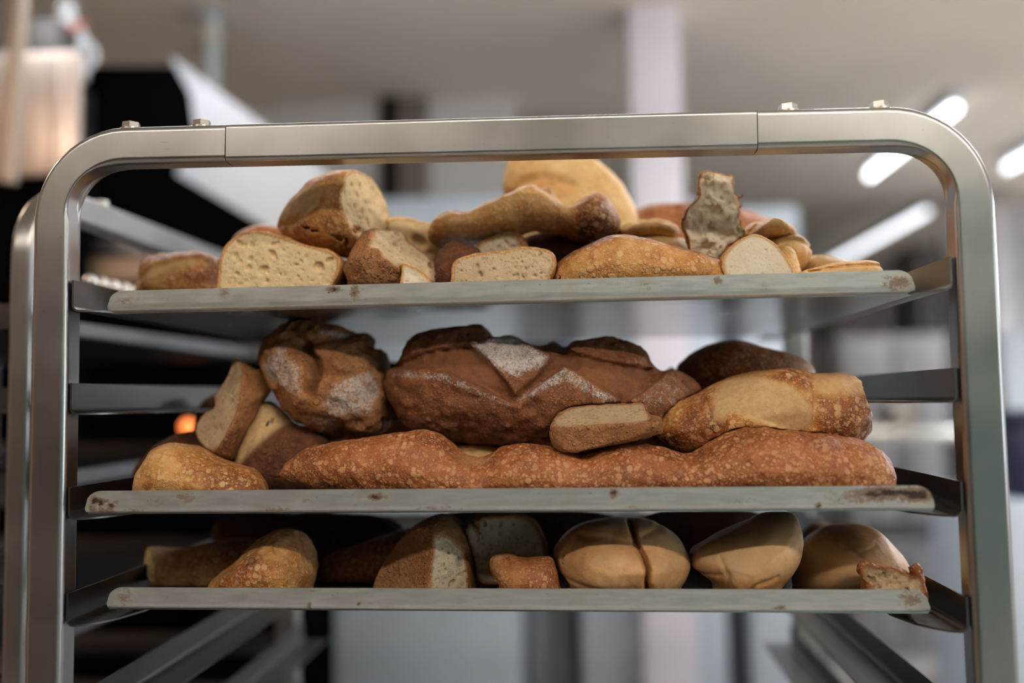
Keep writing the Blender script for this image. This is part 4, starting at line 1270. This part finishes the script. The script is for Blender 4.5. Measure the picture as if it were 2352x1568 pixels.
def lower_tray():
    T = 3
    bread('baguette_piece', 'rounded baguette end pointing up at the front left of the lowest tray', T,
          [(470, 1385), (484, 1342), (510, 1315), (550, 1284), (590, 1245), (620, 1222), (646, 1214), (682, 1222), (706, 1250), (719, 1285), (723, 1312), (715, 1345), (710, 1385)],
          0.050, 0.044, 0.044, 'baguette', lump=(0.0012, 0.03), brown=[([(540, 1300), (620, 1250), (660, 1280), (600, 1340), (520, 1350)], 0.4, 60)], rough=(0.0008, 0.006))
    bread('bread_half', 'halved dark loaf with a grey crumb face turned to the right, lowest tray', T,
          [(862, 1385), (868, 1338), (884, 1300), (905, 1265), (936, 1225), (972, 1195), (1006, 1186), (1036, 1195), (1062, 1220), (1081, 1255), (1089, 1300), (1093, 1340), (1092, 1385)],
          0.072, 0.060, 0.060, 'rustic', crumb='grey', pow_=0.45, brown=[([(860, 1350), (900, 1270), (985, 1260), (985, 1350)], -0.12, 30)], lump=(0.001, 0.03),
          cuts=[dict(pt=(990, 1290, -0.052), n=(0.62, -0.78, 0.10), rough=0.0012, rs=0.008, nrand=50, rr=0.0005, holes=[(1020, 1243, 10), (1030, 1252, 8)]), dict(pt=(990, 1290, -0.052), n=(-0.55, -0.80, 0.22), rough=0.0012, rs=0.015, lab='crust')])
    bread('bread_chunk', 'short orange brown baguette scrap lying before the grey bread half', T,
          [(1140, 1385), (1148, 1340), (1130, 1310), (1126, 1283), (1140, 1272), (1166, 1269), (1200, 1277), (1262, 1280), (1276, 1300), (1285, 1340), (1284, 1385)],
          0.036, 0.028, 0.030, 'red', brown=[([(1126, 1285), (1150, 1275), (1200, 1320), (1190, 1345), (1145, 1330)], -0.35, 24)], lump=(0.001, 0.02), tone=[([(1126, 1283), (1140, 1272), (1166, 1269), (1150, 1281)], 0.7, 8)])
    bread('bun', 'soft golden bun with a dark crack down its front, middle of the lowest tray', T,
          [(1310, 1385), (1308, 1345), (1285, 1312), (1272, 1266), (1286, 1240), (1320, 1208), (1370, 1193), (1430, 1188), (1500, 1197), (1550, 1224), (1578, 1265), (1585, 1296), (1575, 1326), (1562, 1347), (1560, 1385)],
          0.062, 0.056, 0.055, 'bun', lump=(0.0014, 0.03), rough=(0.0005, 0.012),
          grooves=[([(1446, 1195), (1456, 1232), (1470, 1258), (1479, 1285), (1476, 1310), (1482, 1350)], 0.0020, 0.012), ([(1320, 1345), (1295, 1310), (1380, 1330), (1415, 1340)], 0.0018, 0.0012), ([(1425, 1280), (1415, 1310), (1410, 1335)], 0.0014, 0.0010), ([(1335, 1220), (1400, 1222), (1450, 1232)], 0.0028, 0.0022), ([(1470, 1215), (1520, 1205)], 0.002, 0.0016)],
          brown=[([(1290, 1260), (1330, 1205), (1440, 1190), (1455, 1240), (1400, 1250)], 0.16, 40)])
    bread('bun', 'pale bun tipped on its side so that its flat base faces up, lowest tray', T,
          [(1640, 1385), (1636, 1340), (1600, 1312), (1584, 1286), (1594, 1256), (1640, 1231), (1700, 1206), (1760, 1182), (1812, 1173), (1834, 1190), (1839, 1240), (1826, 1290), (1802, 1322), (1780, 1345), (1778, 1385)],
          0.062, 0.050, 0.05, 'bun', lump=(0.0016, 0.026), rough=(0.0005, 0.012), tone=[([(1590, 1260), (1700, 1206), (1812, 1170), (1836, 1195), (1830, 1220), (1700, 1240)], 0.65, 24)],
          grooves=[([(1640, 1265), (1655, 1300), (1660, 1340)], 0.0018, 0.0014), ([(1700, 1335), (1712, 1318), (1760, 1300)], 0.0016, 0.0016), ([(1600, 1310), (1640, 1300)], 0.0018, 0.0012)], brown=[([(1590, 1260), (1840, 1180), (1840, 1290), (1780, 1300), (1610, 1310)], -0.12, 50), ([(1610, 1345), (1640, 1312), (1800, 1300), (1790, 1345)], 0.2, 30)])
    bread('torn_bread', 'ragged pinkish crumb scrap at the right end of the lowest tray', T,
          [(1985, 1385), (1986, 1335), (1968, 1306), (1984, 1291), (2012, 1299), (2052, 1305), (2076, 1311), (2092, 1322), (2096, 1299), (2112, 1296), (2122, 1322), (2124, 1345), (2124, 1385)],
          0.024, 0.017, 0.014, 'red', crumb='tan', crustw=0.5, rough=(0.0016, 0.006), cuts=[dict(pt=(2040, 1320, -0.006), n=(0, -1, 0.2), rough=0.003, rs=0.007, nrand=24)])
    bread('bun', 'brown topped bun at the right end of the lowest tray, above the ragged scrap', T,
          [(1826, 1385), (1824, 1322), (1831, 1285), (1851, 1245), (1892, 1214), (1950, 1202), (2002, 1210), (2041, 1240), (2071, 1275), (2083, 1312), (2078, 1345), (2076, 1385)],
          0.094, 0.050, 0.055, 'bun', lump=(0.0014, 0.03), rough=(0.0003, 0.01), topbrown=0.42, flour=[([(2005, 1222), (2040, 1250), (2060, 1275), (2048, 1278), (2010, 1235)], 0.6, 12)],  # flour mask here paints the bright highlight on the bun's right shoulder
          grooves=[([(1905, 1230), (1935, 1255), (1960, 1285)], 0.0014, 0.0010), ([(1930, 1252), (1980, 1238)], 0.0014, 0.0010)], tone=[([(1930, 1255), (2000, 1238), (2060, 1280), (2080, 1310), (1980, 1290)], 0.35, 50)])
    bread('bread_half', 'halved loaf with a grey speckled crumb face turned to the front, lowest tray', T,
          [(1095, 1340), (1078, 1250), (1062, 1216), (1070, 1195), (1100, 1182), (1180, 1179), (1226, 1195), (1250, 1230), (1259, 1275), (1256, 1310), (1240, 1335), (1150, 1338)],
          0.084, 0.040, 0.05, 'rustic', crumb='grey', cuts=[dict(pt=(1160, 1250, -0.014), n=(0.1, -1, 0.12), rough=0.0010, nrand=60, rr=0.0006, holes=[(1120, 1270, 8)])])
    bread('baguette_piece', 'cut baguette lying on the left of the lowest tray, its pale end to the left', T,
          [(298, 1400), (300, 1343), (303, 1292), (315, 1266), (340, 1258), (382, 1262), (440, 1255), (482, 1243), (540, 1239), (602, 1250), (630, 1290), (630, 1400)],
          0.105, 0.038, 0.040, 'baguette', crumb='cream', brown=[([(370, 1270), (470, 1250), (600, 1245), (600, 1270), (420, 1290)], 0.25, 30)],
          cuts=[dict(pt=(360, 1310, -0.036), n=(-0.80, -0.60, 0.05), rough=0.0007, nrand=24, rr=0.0006)])
    bread('baguette_piece', 'dark speckled baguette in the shadow between the rounded end and the halved loaf', T,
          [(722, 1400), (722, 1340), (730, 1300), (760, 1270), (822, 1250), (882, 1229), (930, 1215), (1000, 1230), (1010, 1300), (1000, 1400)],
          0.125, 0.040, 0.042, 'red', topbrown=0.3)
    bread('bun', 'pale bun barely showing behind the gap beside the tipped bun', T,
          [(1836, 1400), (1834, 1260), (1846, 1212), (1882, 1199), (1918, 1208), (1960, 1230), (1970, 1400)], 0.185, 0.030, 0.035, 'bun')
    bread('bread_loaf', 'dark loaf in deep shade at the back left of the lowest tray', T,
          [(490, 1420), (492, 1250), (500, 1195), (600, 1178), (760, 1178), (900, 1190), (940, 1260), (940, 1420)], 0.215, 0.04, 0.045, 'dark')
    bread('bread_loaf', 'added dark filler loaf in deep shade behind the grey halves of the lowest tray', T,  # added to fill the dark space under the tray above
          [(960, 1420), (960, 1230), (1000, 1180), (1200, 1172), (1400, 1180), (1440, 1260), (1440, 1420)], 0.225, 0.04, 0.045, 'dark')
    bread('bread_loaf', 'added dark filler loaf in deep shade behind the two soft buns', T,  # likewise added to keep the space behind the buns dark
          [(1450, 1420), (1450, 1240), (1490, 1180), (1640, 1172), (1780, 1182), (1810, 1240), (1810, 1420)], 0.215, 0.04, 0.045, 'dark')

_t0 = time.time()
upper_tray()
middle_tray()
lower_tray()
print('bread', COUNT[0], 'pieces', TRIS[0], 'triangles', round(time.time() - _t0, 1), 's')

# ------------------------------------------------------------------ neighbouring rack, equipment and the rest of the room
make_rack((-0.745, 0.504, 0), math.radians(90), 'second tray rack standing sideways at the left edge, its tube going back behind the first', 0.0, 12, 1.5282 + 0.0, False)

def pbox(name, u0, v0, u1, v1, Y, depth, mat, parent=None, bevel=0.006, off=(0, 0, 0), zb=None):
    a, b = P(u0, v0, Y), P(u1, v1, Y)
    lo = (min(a[0], b[0]), Y, min(a[2], b[2]) if zb is None else zb)
    hi = (max(a[0], b[0]), Y + depth, max(a[2], b[2]))
    return box(name, lo, hi, mat, parent, bevel, off)

def prism(name, pix, Y, depth, mat, parent=None, off=(0, 0, 0)):
    """a plate with an outline measured in the photograph and a depth of its own"""
    bm = bmesh.new()
    pts = [P(u, v, Y) - np.array(off) for u, v in pix]
    f = bm.faces.new([bm.verts.new(p) for p in pts])
    r = bmesh.ops.extrude_face_region(bm, geom=[f])
    for v in [g for g in r['geom'] if isinstance(g, bmesh.types.BMVert)]:
        v.co.y += depth
    return bm_obj(name, bm, mat, parent, smooth=20)

def base(u, v, Y, z=0.0):
    p = P(u, v, Y)
    return (p[0], Y, z)

# trays in the neighbouring rack: they run away from the viewer along its side
def side_tray(z, y0, y1, label):
    root = empty('baking_tray', (-0.745, (y0 + y1) / 2, z), label, 'baking tray', 'trays in the rack at the left edge')
    hy = (y1 - y0) / 2
    box('pan_base', (-0.228, -hy, 0), (0.228, hy, 0.0015), STEEL_DARK, root, 0)
    box('lip', (0.2265, -hy, 0), (0.228, hy, 0.018), STEEL_DARK, root, 0)
    box('lip', (-0.228, -hy, 0), (-0.2265, hy, 0.018), STEEL_DARK, root, 0)
side_tray(1.5285, 0.175, 0.835, 'dull tray, uppermost in the rack at the left edge')
side_tray(1.4428, 0.175, 0.835, 'dull tray, second from the top in the rack at the left edge')
side_tray(1.3571, 0.175, 0.835, 'dull tray, third from the top in the rack at the left edge')
side_tray(1.1857, 0.175, 0.835, 'dull tray, lowest one in view in the rack at the left edge')

# row of shiny knobs
root = empty('knob_strip', (-0.46, 0.3, 1.577), 'strip of small shiny steel knobs beyond the left post, above the upper tray', 'knob strip')
box('strip', (-0.004, -0.11, -0.008), (0.0, 0.13, 0.004), STEEL_DARK, root, 0.001)
for k in range(10):
    bm = bmesh.new()
    bmesh.ops.create_uvsphere(bm, u_segments=14, v_segments=8, radius=0.0085, matrix=Matrix.Translation((0.006, -0.10 + 0.023 * k, 0.004)))
    bm_obj('knob', bm, ZINC, root)

# black machine with a slanted bright steel panel
o = base(400, 400, 1.45)
root = empty('dough_machine', o, 'large black machine with a slanted bright steel panel, beyond the left of the rack', 'machine')
prism('body', [(60, 150), (400, 150), (436, 215), (448, 300), (401, 398), (600, 516), (640, 560), (60, 560)], 1.45, 0.5, BLACK, root, o)
pbox('stand', 60, 560, 640, 700, 1.45, 0.5, BLACK, root, 0.004, o, zb=0.0)
prism('slanted_panel', [(392, 126), (745, 393), (910, 522), (642, 558), (602, 514), (404, 398), (450, 300), (438, 214), (402, 149)], 1.44, 0.5, plain('satin_panel', (0.46, 0.48, 0.51), 0.35, var=0.03), root, o)

# warm lit steel cabinet, top left
o = base(60, 400, 1.10)
root = empty('oven_cabinet', o, 'warm lit steel oven cabinet at the upper left edge', 'oven')
pbox('side_panel', -140, 128, 172, 400, 1.10, 0.03, COPPERISH, root, 0.012, o)
pbox('body', -240, 128, 40, 400, 1.13, 0.3, STEEL_DARK, root, 0.004, o)
pbox('plinth', -140, 400, 172, 560, 1.11, 0.06, BLACK, root, 0.004, o, zb=0.0)
pbox('trim_strip', 118, 134, 134, 396, 1.092, 0.02, COPPERISH, root, 0.003, o)
pbox('control_panel', 190, 560, 372, 640, 1.20, 0.06, plain('beige_enamel', (0.52, 0.36, 0.25), 0.5), root, 0.004, o)
pbox('steel_band', 190, 548, 372, 586, 1.19, 0.02, STEEL_DARK, root, 0.002, o)
for (u, v, r, Y) in ((432, 980, 15, 1.0), (462, 746, 9, 1.0), (452, 804, 8, 1.0)):  # one lamp; the two smaller glowing spheres imitate its reflections
    p = P(u, v, Y) - np.array(o)
    bm = bmesh.new()
    bmesh.ops.create_uvsphere(bm, u_segments=16, v_segments=10, radius=r * (Y - CAM[1]) / FPX * 1.2, matrix=Matrix.Translation(p))
    bm_obj('lamp_glint', bm, emit('orange_lamp_glint', (1.0, 0.24, 0.06), 2.2 if v > 900 else 0.9), root)
pbox('lamp_board', 380, 700, 520, 1010, 1.03, 0.03, BLACK, root, 0.003, o)
pbox('lamp_post', 400, 1010, 500, 1060, 1.03, 0.03, BLACK, root, 0.003, o, zb=0.0)

# jug and dark gearbox on the oven cabinet
zt = P(100, 128, 1.2)[2]
p = P(165, 60, 1.37)
root = empty('plastic_jug', (p[0], 1.35, zt), 'white plastic jug with handle on top of the warm lit oven cabinet', 'jug')
bm = bmesh.new()
prof_ = [(0.0, 0), (0.045, 0), (0.05, 0.01), (0.05, 0.10), (0.044, 0.13), (0.022, 0.16), (0.02, 0.19), (0.024, 0.195), (0.0, 0.195)]
rings = []
for r_, z_ in prof_:
    rings.append([bm.verts.new((max(r_, 1e-4) * math.cos(a), max(r_, 1e-4) * math.sin(a), z_)) for a in [2 * math.pi * i / 24 for i in range(24)]])
for i in range(len(rings) - 1):
    for j in range(24):
        bm.faces.new((rings[i][j], rings[i][(j + 1) % 24], rings[i + 1][(j + 1) % 24], rings[i + 1][j]))
bm_obj('body', bm, plain('white_plastic', (0.8, 0.82, 0.84), 0.4, var=0.02), root)
hp = [(0.048 + 0.03 * math.sin(math.pi * t / 10), 0, 0.10 - 0.008 * t) for t in range(11)]
sweep('handle', hp, rrect(0.012, 0.014, 0.005), (0, 1, 0), plain('jug_handle', (0.8, 0.82, 0.84), 0.4, var=0.02), root)
DG0 = plain('dark_motor_paint', (0.07, 0.065, 0.06), 0.7)
p = P(100, 70, 1.2)
root = empty('motor_unit', (p[0], 1.2, zt), 'dark motor unit beside the white jug on the oven cabinet', 'motor')
pbox('housing', 62, 40, 132, 128, 1.2, 0.09, DG0, root, 0.012, (p[0], 1.2, zt))
cyl('shaft', (-0.06, 0.04, 0.05), (0.08, 0.04, 0.09), 0.008, plain('red_brown_rod', (0.35, 0.10, 0.07), 0.5), root)

# pipes
def pipe(name, a, b, Y, r, mat, label, coup=None):
    A, B = P(*a, Y), P(*b, Y)
    d = (A - B) / (A[2] - B[2])
    top = B + d * (CEIL - 0.002 - B[2])
    root = empty(name, tuple(B), label, 'pipe')
    cyl('pipe_run', tuple(np.zeros(3)), tuple(top - B), r, mat, root, 20)
    if coup:
        c = P(*coup, Y) - B
        cyl('coupling', tuple(c - d * 0.035), tuple(c + d * 0.035), r * 1.25, plain('pipe_coupling', (0.6, 0.6, 0.52), 0.5), root, 20)
    cyl('ceiling_flange', tuple(top - B - d * 0.012), tuple(top - B), r * 2, mat, root, 24)
pipe('vertical_pipe', (486, 0), (486, 330), 2.05, 0.024, plain('pale_blue_pipe', (0.52, 0.60, 0.62), 0.4, var=0.03), 'pale bluish vertical pipe with a coupling, rising behind the black machine', (486, 82))
pipe('vertical_pipe', (46, 0), (20, 420), 0.92, 0.0155, plain('brown_pipe', (0.40, 0.31, 0.24), 0.45, var=0.04), 'slim brownish pipe leaning slightly at the upper left edge')
pipe('vertical_pipe', (412, -40), (470, 130), 2.3, 0.012, plain('grey_pipe', (0.40, 0.37, 0.31), 0.5, var=0.04), 'thin slanting pipe beside the pale bluish pipe')

# door in the inner wall
root = empty('door_1', base(930, 460, 2.9), None)
root['kind'] = 'structure'
o = tuple(root.location)
pbox('door_frame', 872, 172, 908, 470, 2.90, 0.05, BLACK, root, 0.004, o, zb=0.0)
pbox('door_leaf', 908, 186, 985, 470, 2.925, 0.03, plain('grey_brown_door', (0.20, 0.17, 0.15), 0.5), root, 0.004, o, zb=0.0)
pbox('door_frame', 872, 160, 1020, 184, 2.90, 0.05, plain('brown_lintel', (0.16, 0.11, 0.08), 0.6), root, 0.004, o)

# white column and pale duct
a, b = P(1452, 400, 2.15), P(1572, 400, 2.15)
struct(box('trim_1', (a[0], 2.15, 0), (b[0], 2.35, CEIL), plain('lavender_white_paint', (0.74, 0.71, 0.78), 0.6, var=0.02), None, 0.01))

# white refrigerators behind the rack
def fridge(u0, u1, vt, label, vents):
    o = base((u0 + u1) / 2, 900, 2.35)
    root = empty('refrigerator', o, label, 'refrigerator', 'refrigerators behind the rack')
    pbox('body', u0, vt, u1, 900, 2.40, 0.5, WHITE, root, 0.008, o, zb=0.0)
    n = max(1, round((u1 - u0) / 330))
    for k in range(n):
        w_ = (u1 - u0) / n
        pbox('door', u0 + w_ * k + 6, vt + 12, u0 + w_ * (k + 1) - 6, 900, 2.36, 0.04, WHITE, root, 0.006, o, zb=0.12)
        x = P(u0 + w_ * k + 24, 900, 2.36)[0] - o[0]
        cyl('handle', (x, -0.03, 1.05), (x, -0.03, 1.45), 0.012, ZINC, root, 12)
fridge(700, 1192, 462, 'white refrigerator with two doors behind the left half of the rack', 0)
fridge(1314, 1656, 470, 'white refrigerator with one door behind the middle of the rack', 0)
fridge(1692, 1850, 476, 'narrow white refrigerator behind the right half of the rack', 0)
def post_panel(u0, u1, vt, label, mat):
    o = base((u0 + u1) / 2, 900, 2.5)
    root = empty('steel_upright', o, label, 'upright')
    pbox('panel', u0, vt, u1, 900, 2.5, 0.05, mat, root, 0.004, o, zb=0.0)
    pbox('edge', u1 - (u1 - u0) * 0.42, vt, u1, 900, 2.47, 0.03, STEEL_DARK, root, 0.003, o, zb=0.0)
post_panel(1202, 1300, 860, 'grey steel upright between the two wide white refrigerators', plain('blue_grey_steel', (0.25, 0.28, 0.31), 0.45, metal=0.3))
post_panel(1664, 1684, 860, 'dark steel upright beside the narrow white refrigerator', plain('dark_grey_steel', (0.12, 0.13, 0.15), 0.45, metal=0.3))
# pale panel above the uprights
pbox_o = base(1270, 600, 3.17)
root = empty('wall_panel', pbox_o, 'pale panel showing between the white refrigerators above the bread', 'panel')
pbox('board', 1225, 500, 1740, 900, 3.17, 0.04, WHITE, root, 0.004, pbox_o)
pbox('board_foot', 1225, 900, 1700, 1000, 3.17, 0.04, STEEL_DARK, root, 0.004, pbox_o, zb=0.0)

# things deep in the room at the right
def cabinet(u0, v0, u1, v1, Y, depth, mat, label, dm, name='storage_cabinet', cat='cabinet'):
    o = base((u0 + u1) / 2, 900, Y)
    root = empty(name, o, label, cat)
    pbox('body', u0, v0, u1, v1, Y, depth, mat, root, 0.01, o, zb=0.0)
    pbox('door', u0 + 8, v0 + 8, (u0 + u1) / 2 - 3, v1, Y - 0.03, 0.03, dm, root, 0.006, o, zb=0.1)
    pbox('door', (u0 + u1) / 2 + 3, v0 + 8, u1 - 8, v1, Y - 0.03, 0.03, dm, root, 0.006, o, zb=0.1)
GB = plain('grey_brown_laminate', (0.21, 0.185, 0.175), 0.6)
LG = plain('light_grey_laminate', (0.52, 0.51, 0.53), 0.5)
DG = plain('dark_grey_laminate', (0.10, 0.09, 0.09), 0.5)
cabinet(1900, 612, 2110, 800, 6.3, 0.6, GB, 'grey brown cabinet far off below the tube light, right of the upper tray', GB)
cabinet(2100, 560, 2168, 850, 5.2, 0.5, DG, 'tall dark cabinet far off just left of the right post', DG)
cabinet(1925, 772, 2185, 930, 4.4, 0.6, LG, 'pale low cabinet seen above the empty right rail', LG)
cabinet(2260, 470, 2420, 800, 5.0, 0.6, LG, 'pale grey cabinet behind the right post, at the right edge', LG)
cabinet(2290, 760, 2480, 1000, 3.4, 0.6, WHITE, 'white cabinet right of the right post', WHITE)
cabinet(2296, 1151, 2490, 1300, 1.56, 0.45, WHITE, 'white cabinet carrying the navy bin at the right edge', WHITE)
# navy bin and a white worktop
o = base(2380, 1150, 1.6, P(2380, 1150, 1.6)[2] + 0.004)
root = empty('plastic_bin', o, 'navy blue plastic bin at the right edge beside the right post', 'bin')
pbox('tub', 2328, 965, 2470, 1150, 1.6, 0.3, NAVY, root, 0.02, o)
pbox('rim', 2322, 945, 2476, 970, 1.59, 0.32, NAVY, root, 0.008, o)
o = base(2030, 1000, 3.2)
root = empty('work_table', o, 'steel work table seen between the loaves and the right post', 'table')
pbox('tabletop', 1960, 985, 2330, 1010, 3.2, 0.7, ZINC, root, 0.005, o)
for u in (1970, 2320):
    for yy_ in (3.25, 3.85):
        x = P(u, 1000, 3.2)[0] - o[0]
        zt_ = P(u, 1010, 3.2)[2]
        cyl('leg', (x, yy_ - 3.2, 0), (x, yy_ - 3.2, zt_), 0.02, STEEL, root, 14)
pbox('shelf', 1970, 1240, 2320, 1262, 3.25, 0.6, STEEL_DARK, root, 0.004, o)
p = P(2062, 955, 3.5)
root = empty('mixing_bowl', (p[0], 3.5, P(1960, 985, 3.2)[2]), 'shiny steel bowl on the work table behind the right end of the bread', 'bowl')
bm = bmesh.new()
rg = []
for r_, z_ in [(0.02, 0), (0.06, 0.004), (0.085, 0.03), (0.10, 0.08), (0.105, 0.10), (0.108, 0.10), (0.101, 0.08), (0.083, 0.033), (0.058, 0.008), (0.02, 0.005)]:
    rg.append([bm.verts.new((r_ * math.cos(2 * math.pi * i / 28), r_ * math.sin(2 * math.pi * i / 28), z_)) for i in range(28)])
for i in range(len(rg) - 1):
    for j in range(28):
        bm.faces.new((rg[i][j], rg[i][(j + 1) % 28], rg[i + 1][(j + 1) % 28], rg[i + 1][j]))
bm.faces.new(rg[0][::-1]); bm.faces.new(rg[-1])
bm_obj('shell', bm, ZINC, root)
bm = bmesh.new()
add_cyl(bm, (0, 0, 0.0), (0, 0, 0.004), 0.05, 24)
bm_obj('foot', bm, ZINC, root)

# unseen lamp added for the warm glow on the oven cabinet, and a tan cupboard behind the viewpoint
root = empty('warm_fill_lamp', (-1.15, 0.45, CEIL), 'added warm fill lamp hanging in front of the oven cabinet, out of view', 'lamp')
cyl('cord', (0, 0, -0.55), (0, 0, -0.002), 0.004, RUBBER, root, 8)
cyl('shade', (0, 0, -0.65), (0, 0, -0.54), 0.09, COPPERISH, root, 28, 0.03)
bm = bmesh.new()
bmesh.ops.create_uvsphere(bm, u_segments=20, v_segments=12, radius=0.05, matrix=Matrix.Translation((0, 0, -0.68)))
bm_obj('bulb', bm, emit('warm_fill_bulb', (1.0, 0.76, 0.58), 55), root)
root = empty('cupboard', (-1.75, -4.1, 0), 'tan wooden cupboard behind the viewpoint at the left', 'cupboard')
box('body', (-0.85, -0.25, 0), (0.85, 0.18, 2.4), TAN, root)
for k in (-1, 1):
    box('door', (min(0.01 * k, 0.84 * k), 0.18, 0.1), (max(0.01 * k, 0.84 * k), 0.2, 2.36), TAN, root)
root = empty('counter', (-0.9, -3.3, 0), 'dark low counter behind the viewpoint', 'counter')
box('body', (-1.7, -0.3, 0), (1.3, 0.3, 1.12), plain('black_brown_laminate', (0.03, 0.03, 0.03), 0.6), root)
box('worktop', (-1.72, -0.32, 1.12), (1.32, 0.32, 1.16), STEEL_DARK, root)

def blocker_cupboard(x0, x1, mat, label):  # unseen boxes added to keep bright reflections off the steel frame
    root = empty('blocker_cupboard', ((x0 + x1) / 2, -2.8, 1.95), label, 'cupboard')
    h = (x1 - x0) / 2
    box('body', (-h, -0.2, 0), (h, 0.18, 0.79), mat, root)
    for k in (-1, 1):
        box('door', (min(0.01 * k, (h - 0.01) * k), 0.18, 0.02), (max(0.01 * k, (h - 0.01) * k), 0.2, 0.77), mat, root)
blocker_cupboard(-2.6, -0.95, plain('brown_blocker_paint', (0.19, 0.125, 0.095), 0.7), 'unseen brown cupboard added to block reflections, behind the viewpoint at the left')
blocker_cupboard(-0.9, 0.75, plain('olive_blocker_paint', (0.15, 0.14, 0.115), 0.7), 'unseen olive grey cupboard added to block reflections, behind the viewpoint')
blocker_cupboard(0.8, 2.45, plain('sage_blocker_paint', (0.12, 0.165, 0.145), 0.7), 'unseen sage green cupboard added to block reflections, behind the viewpoint at the right')
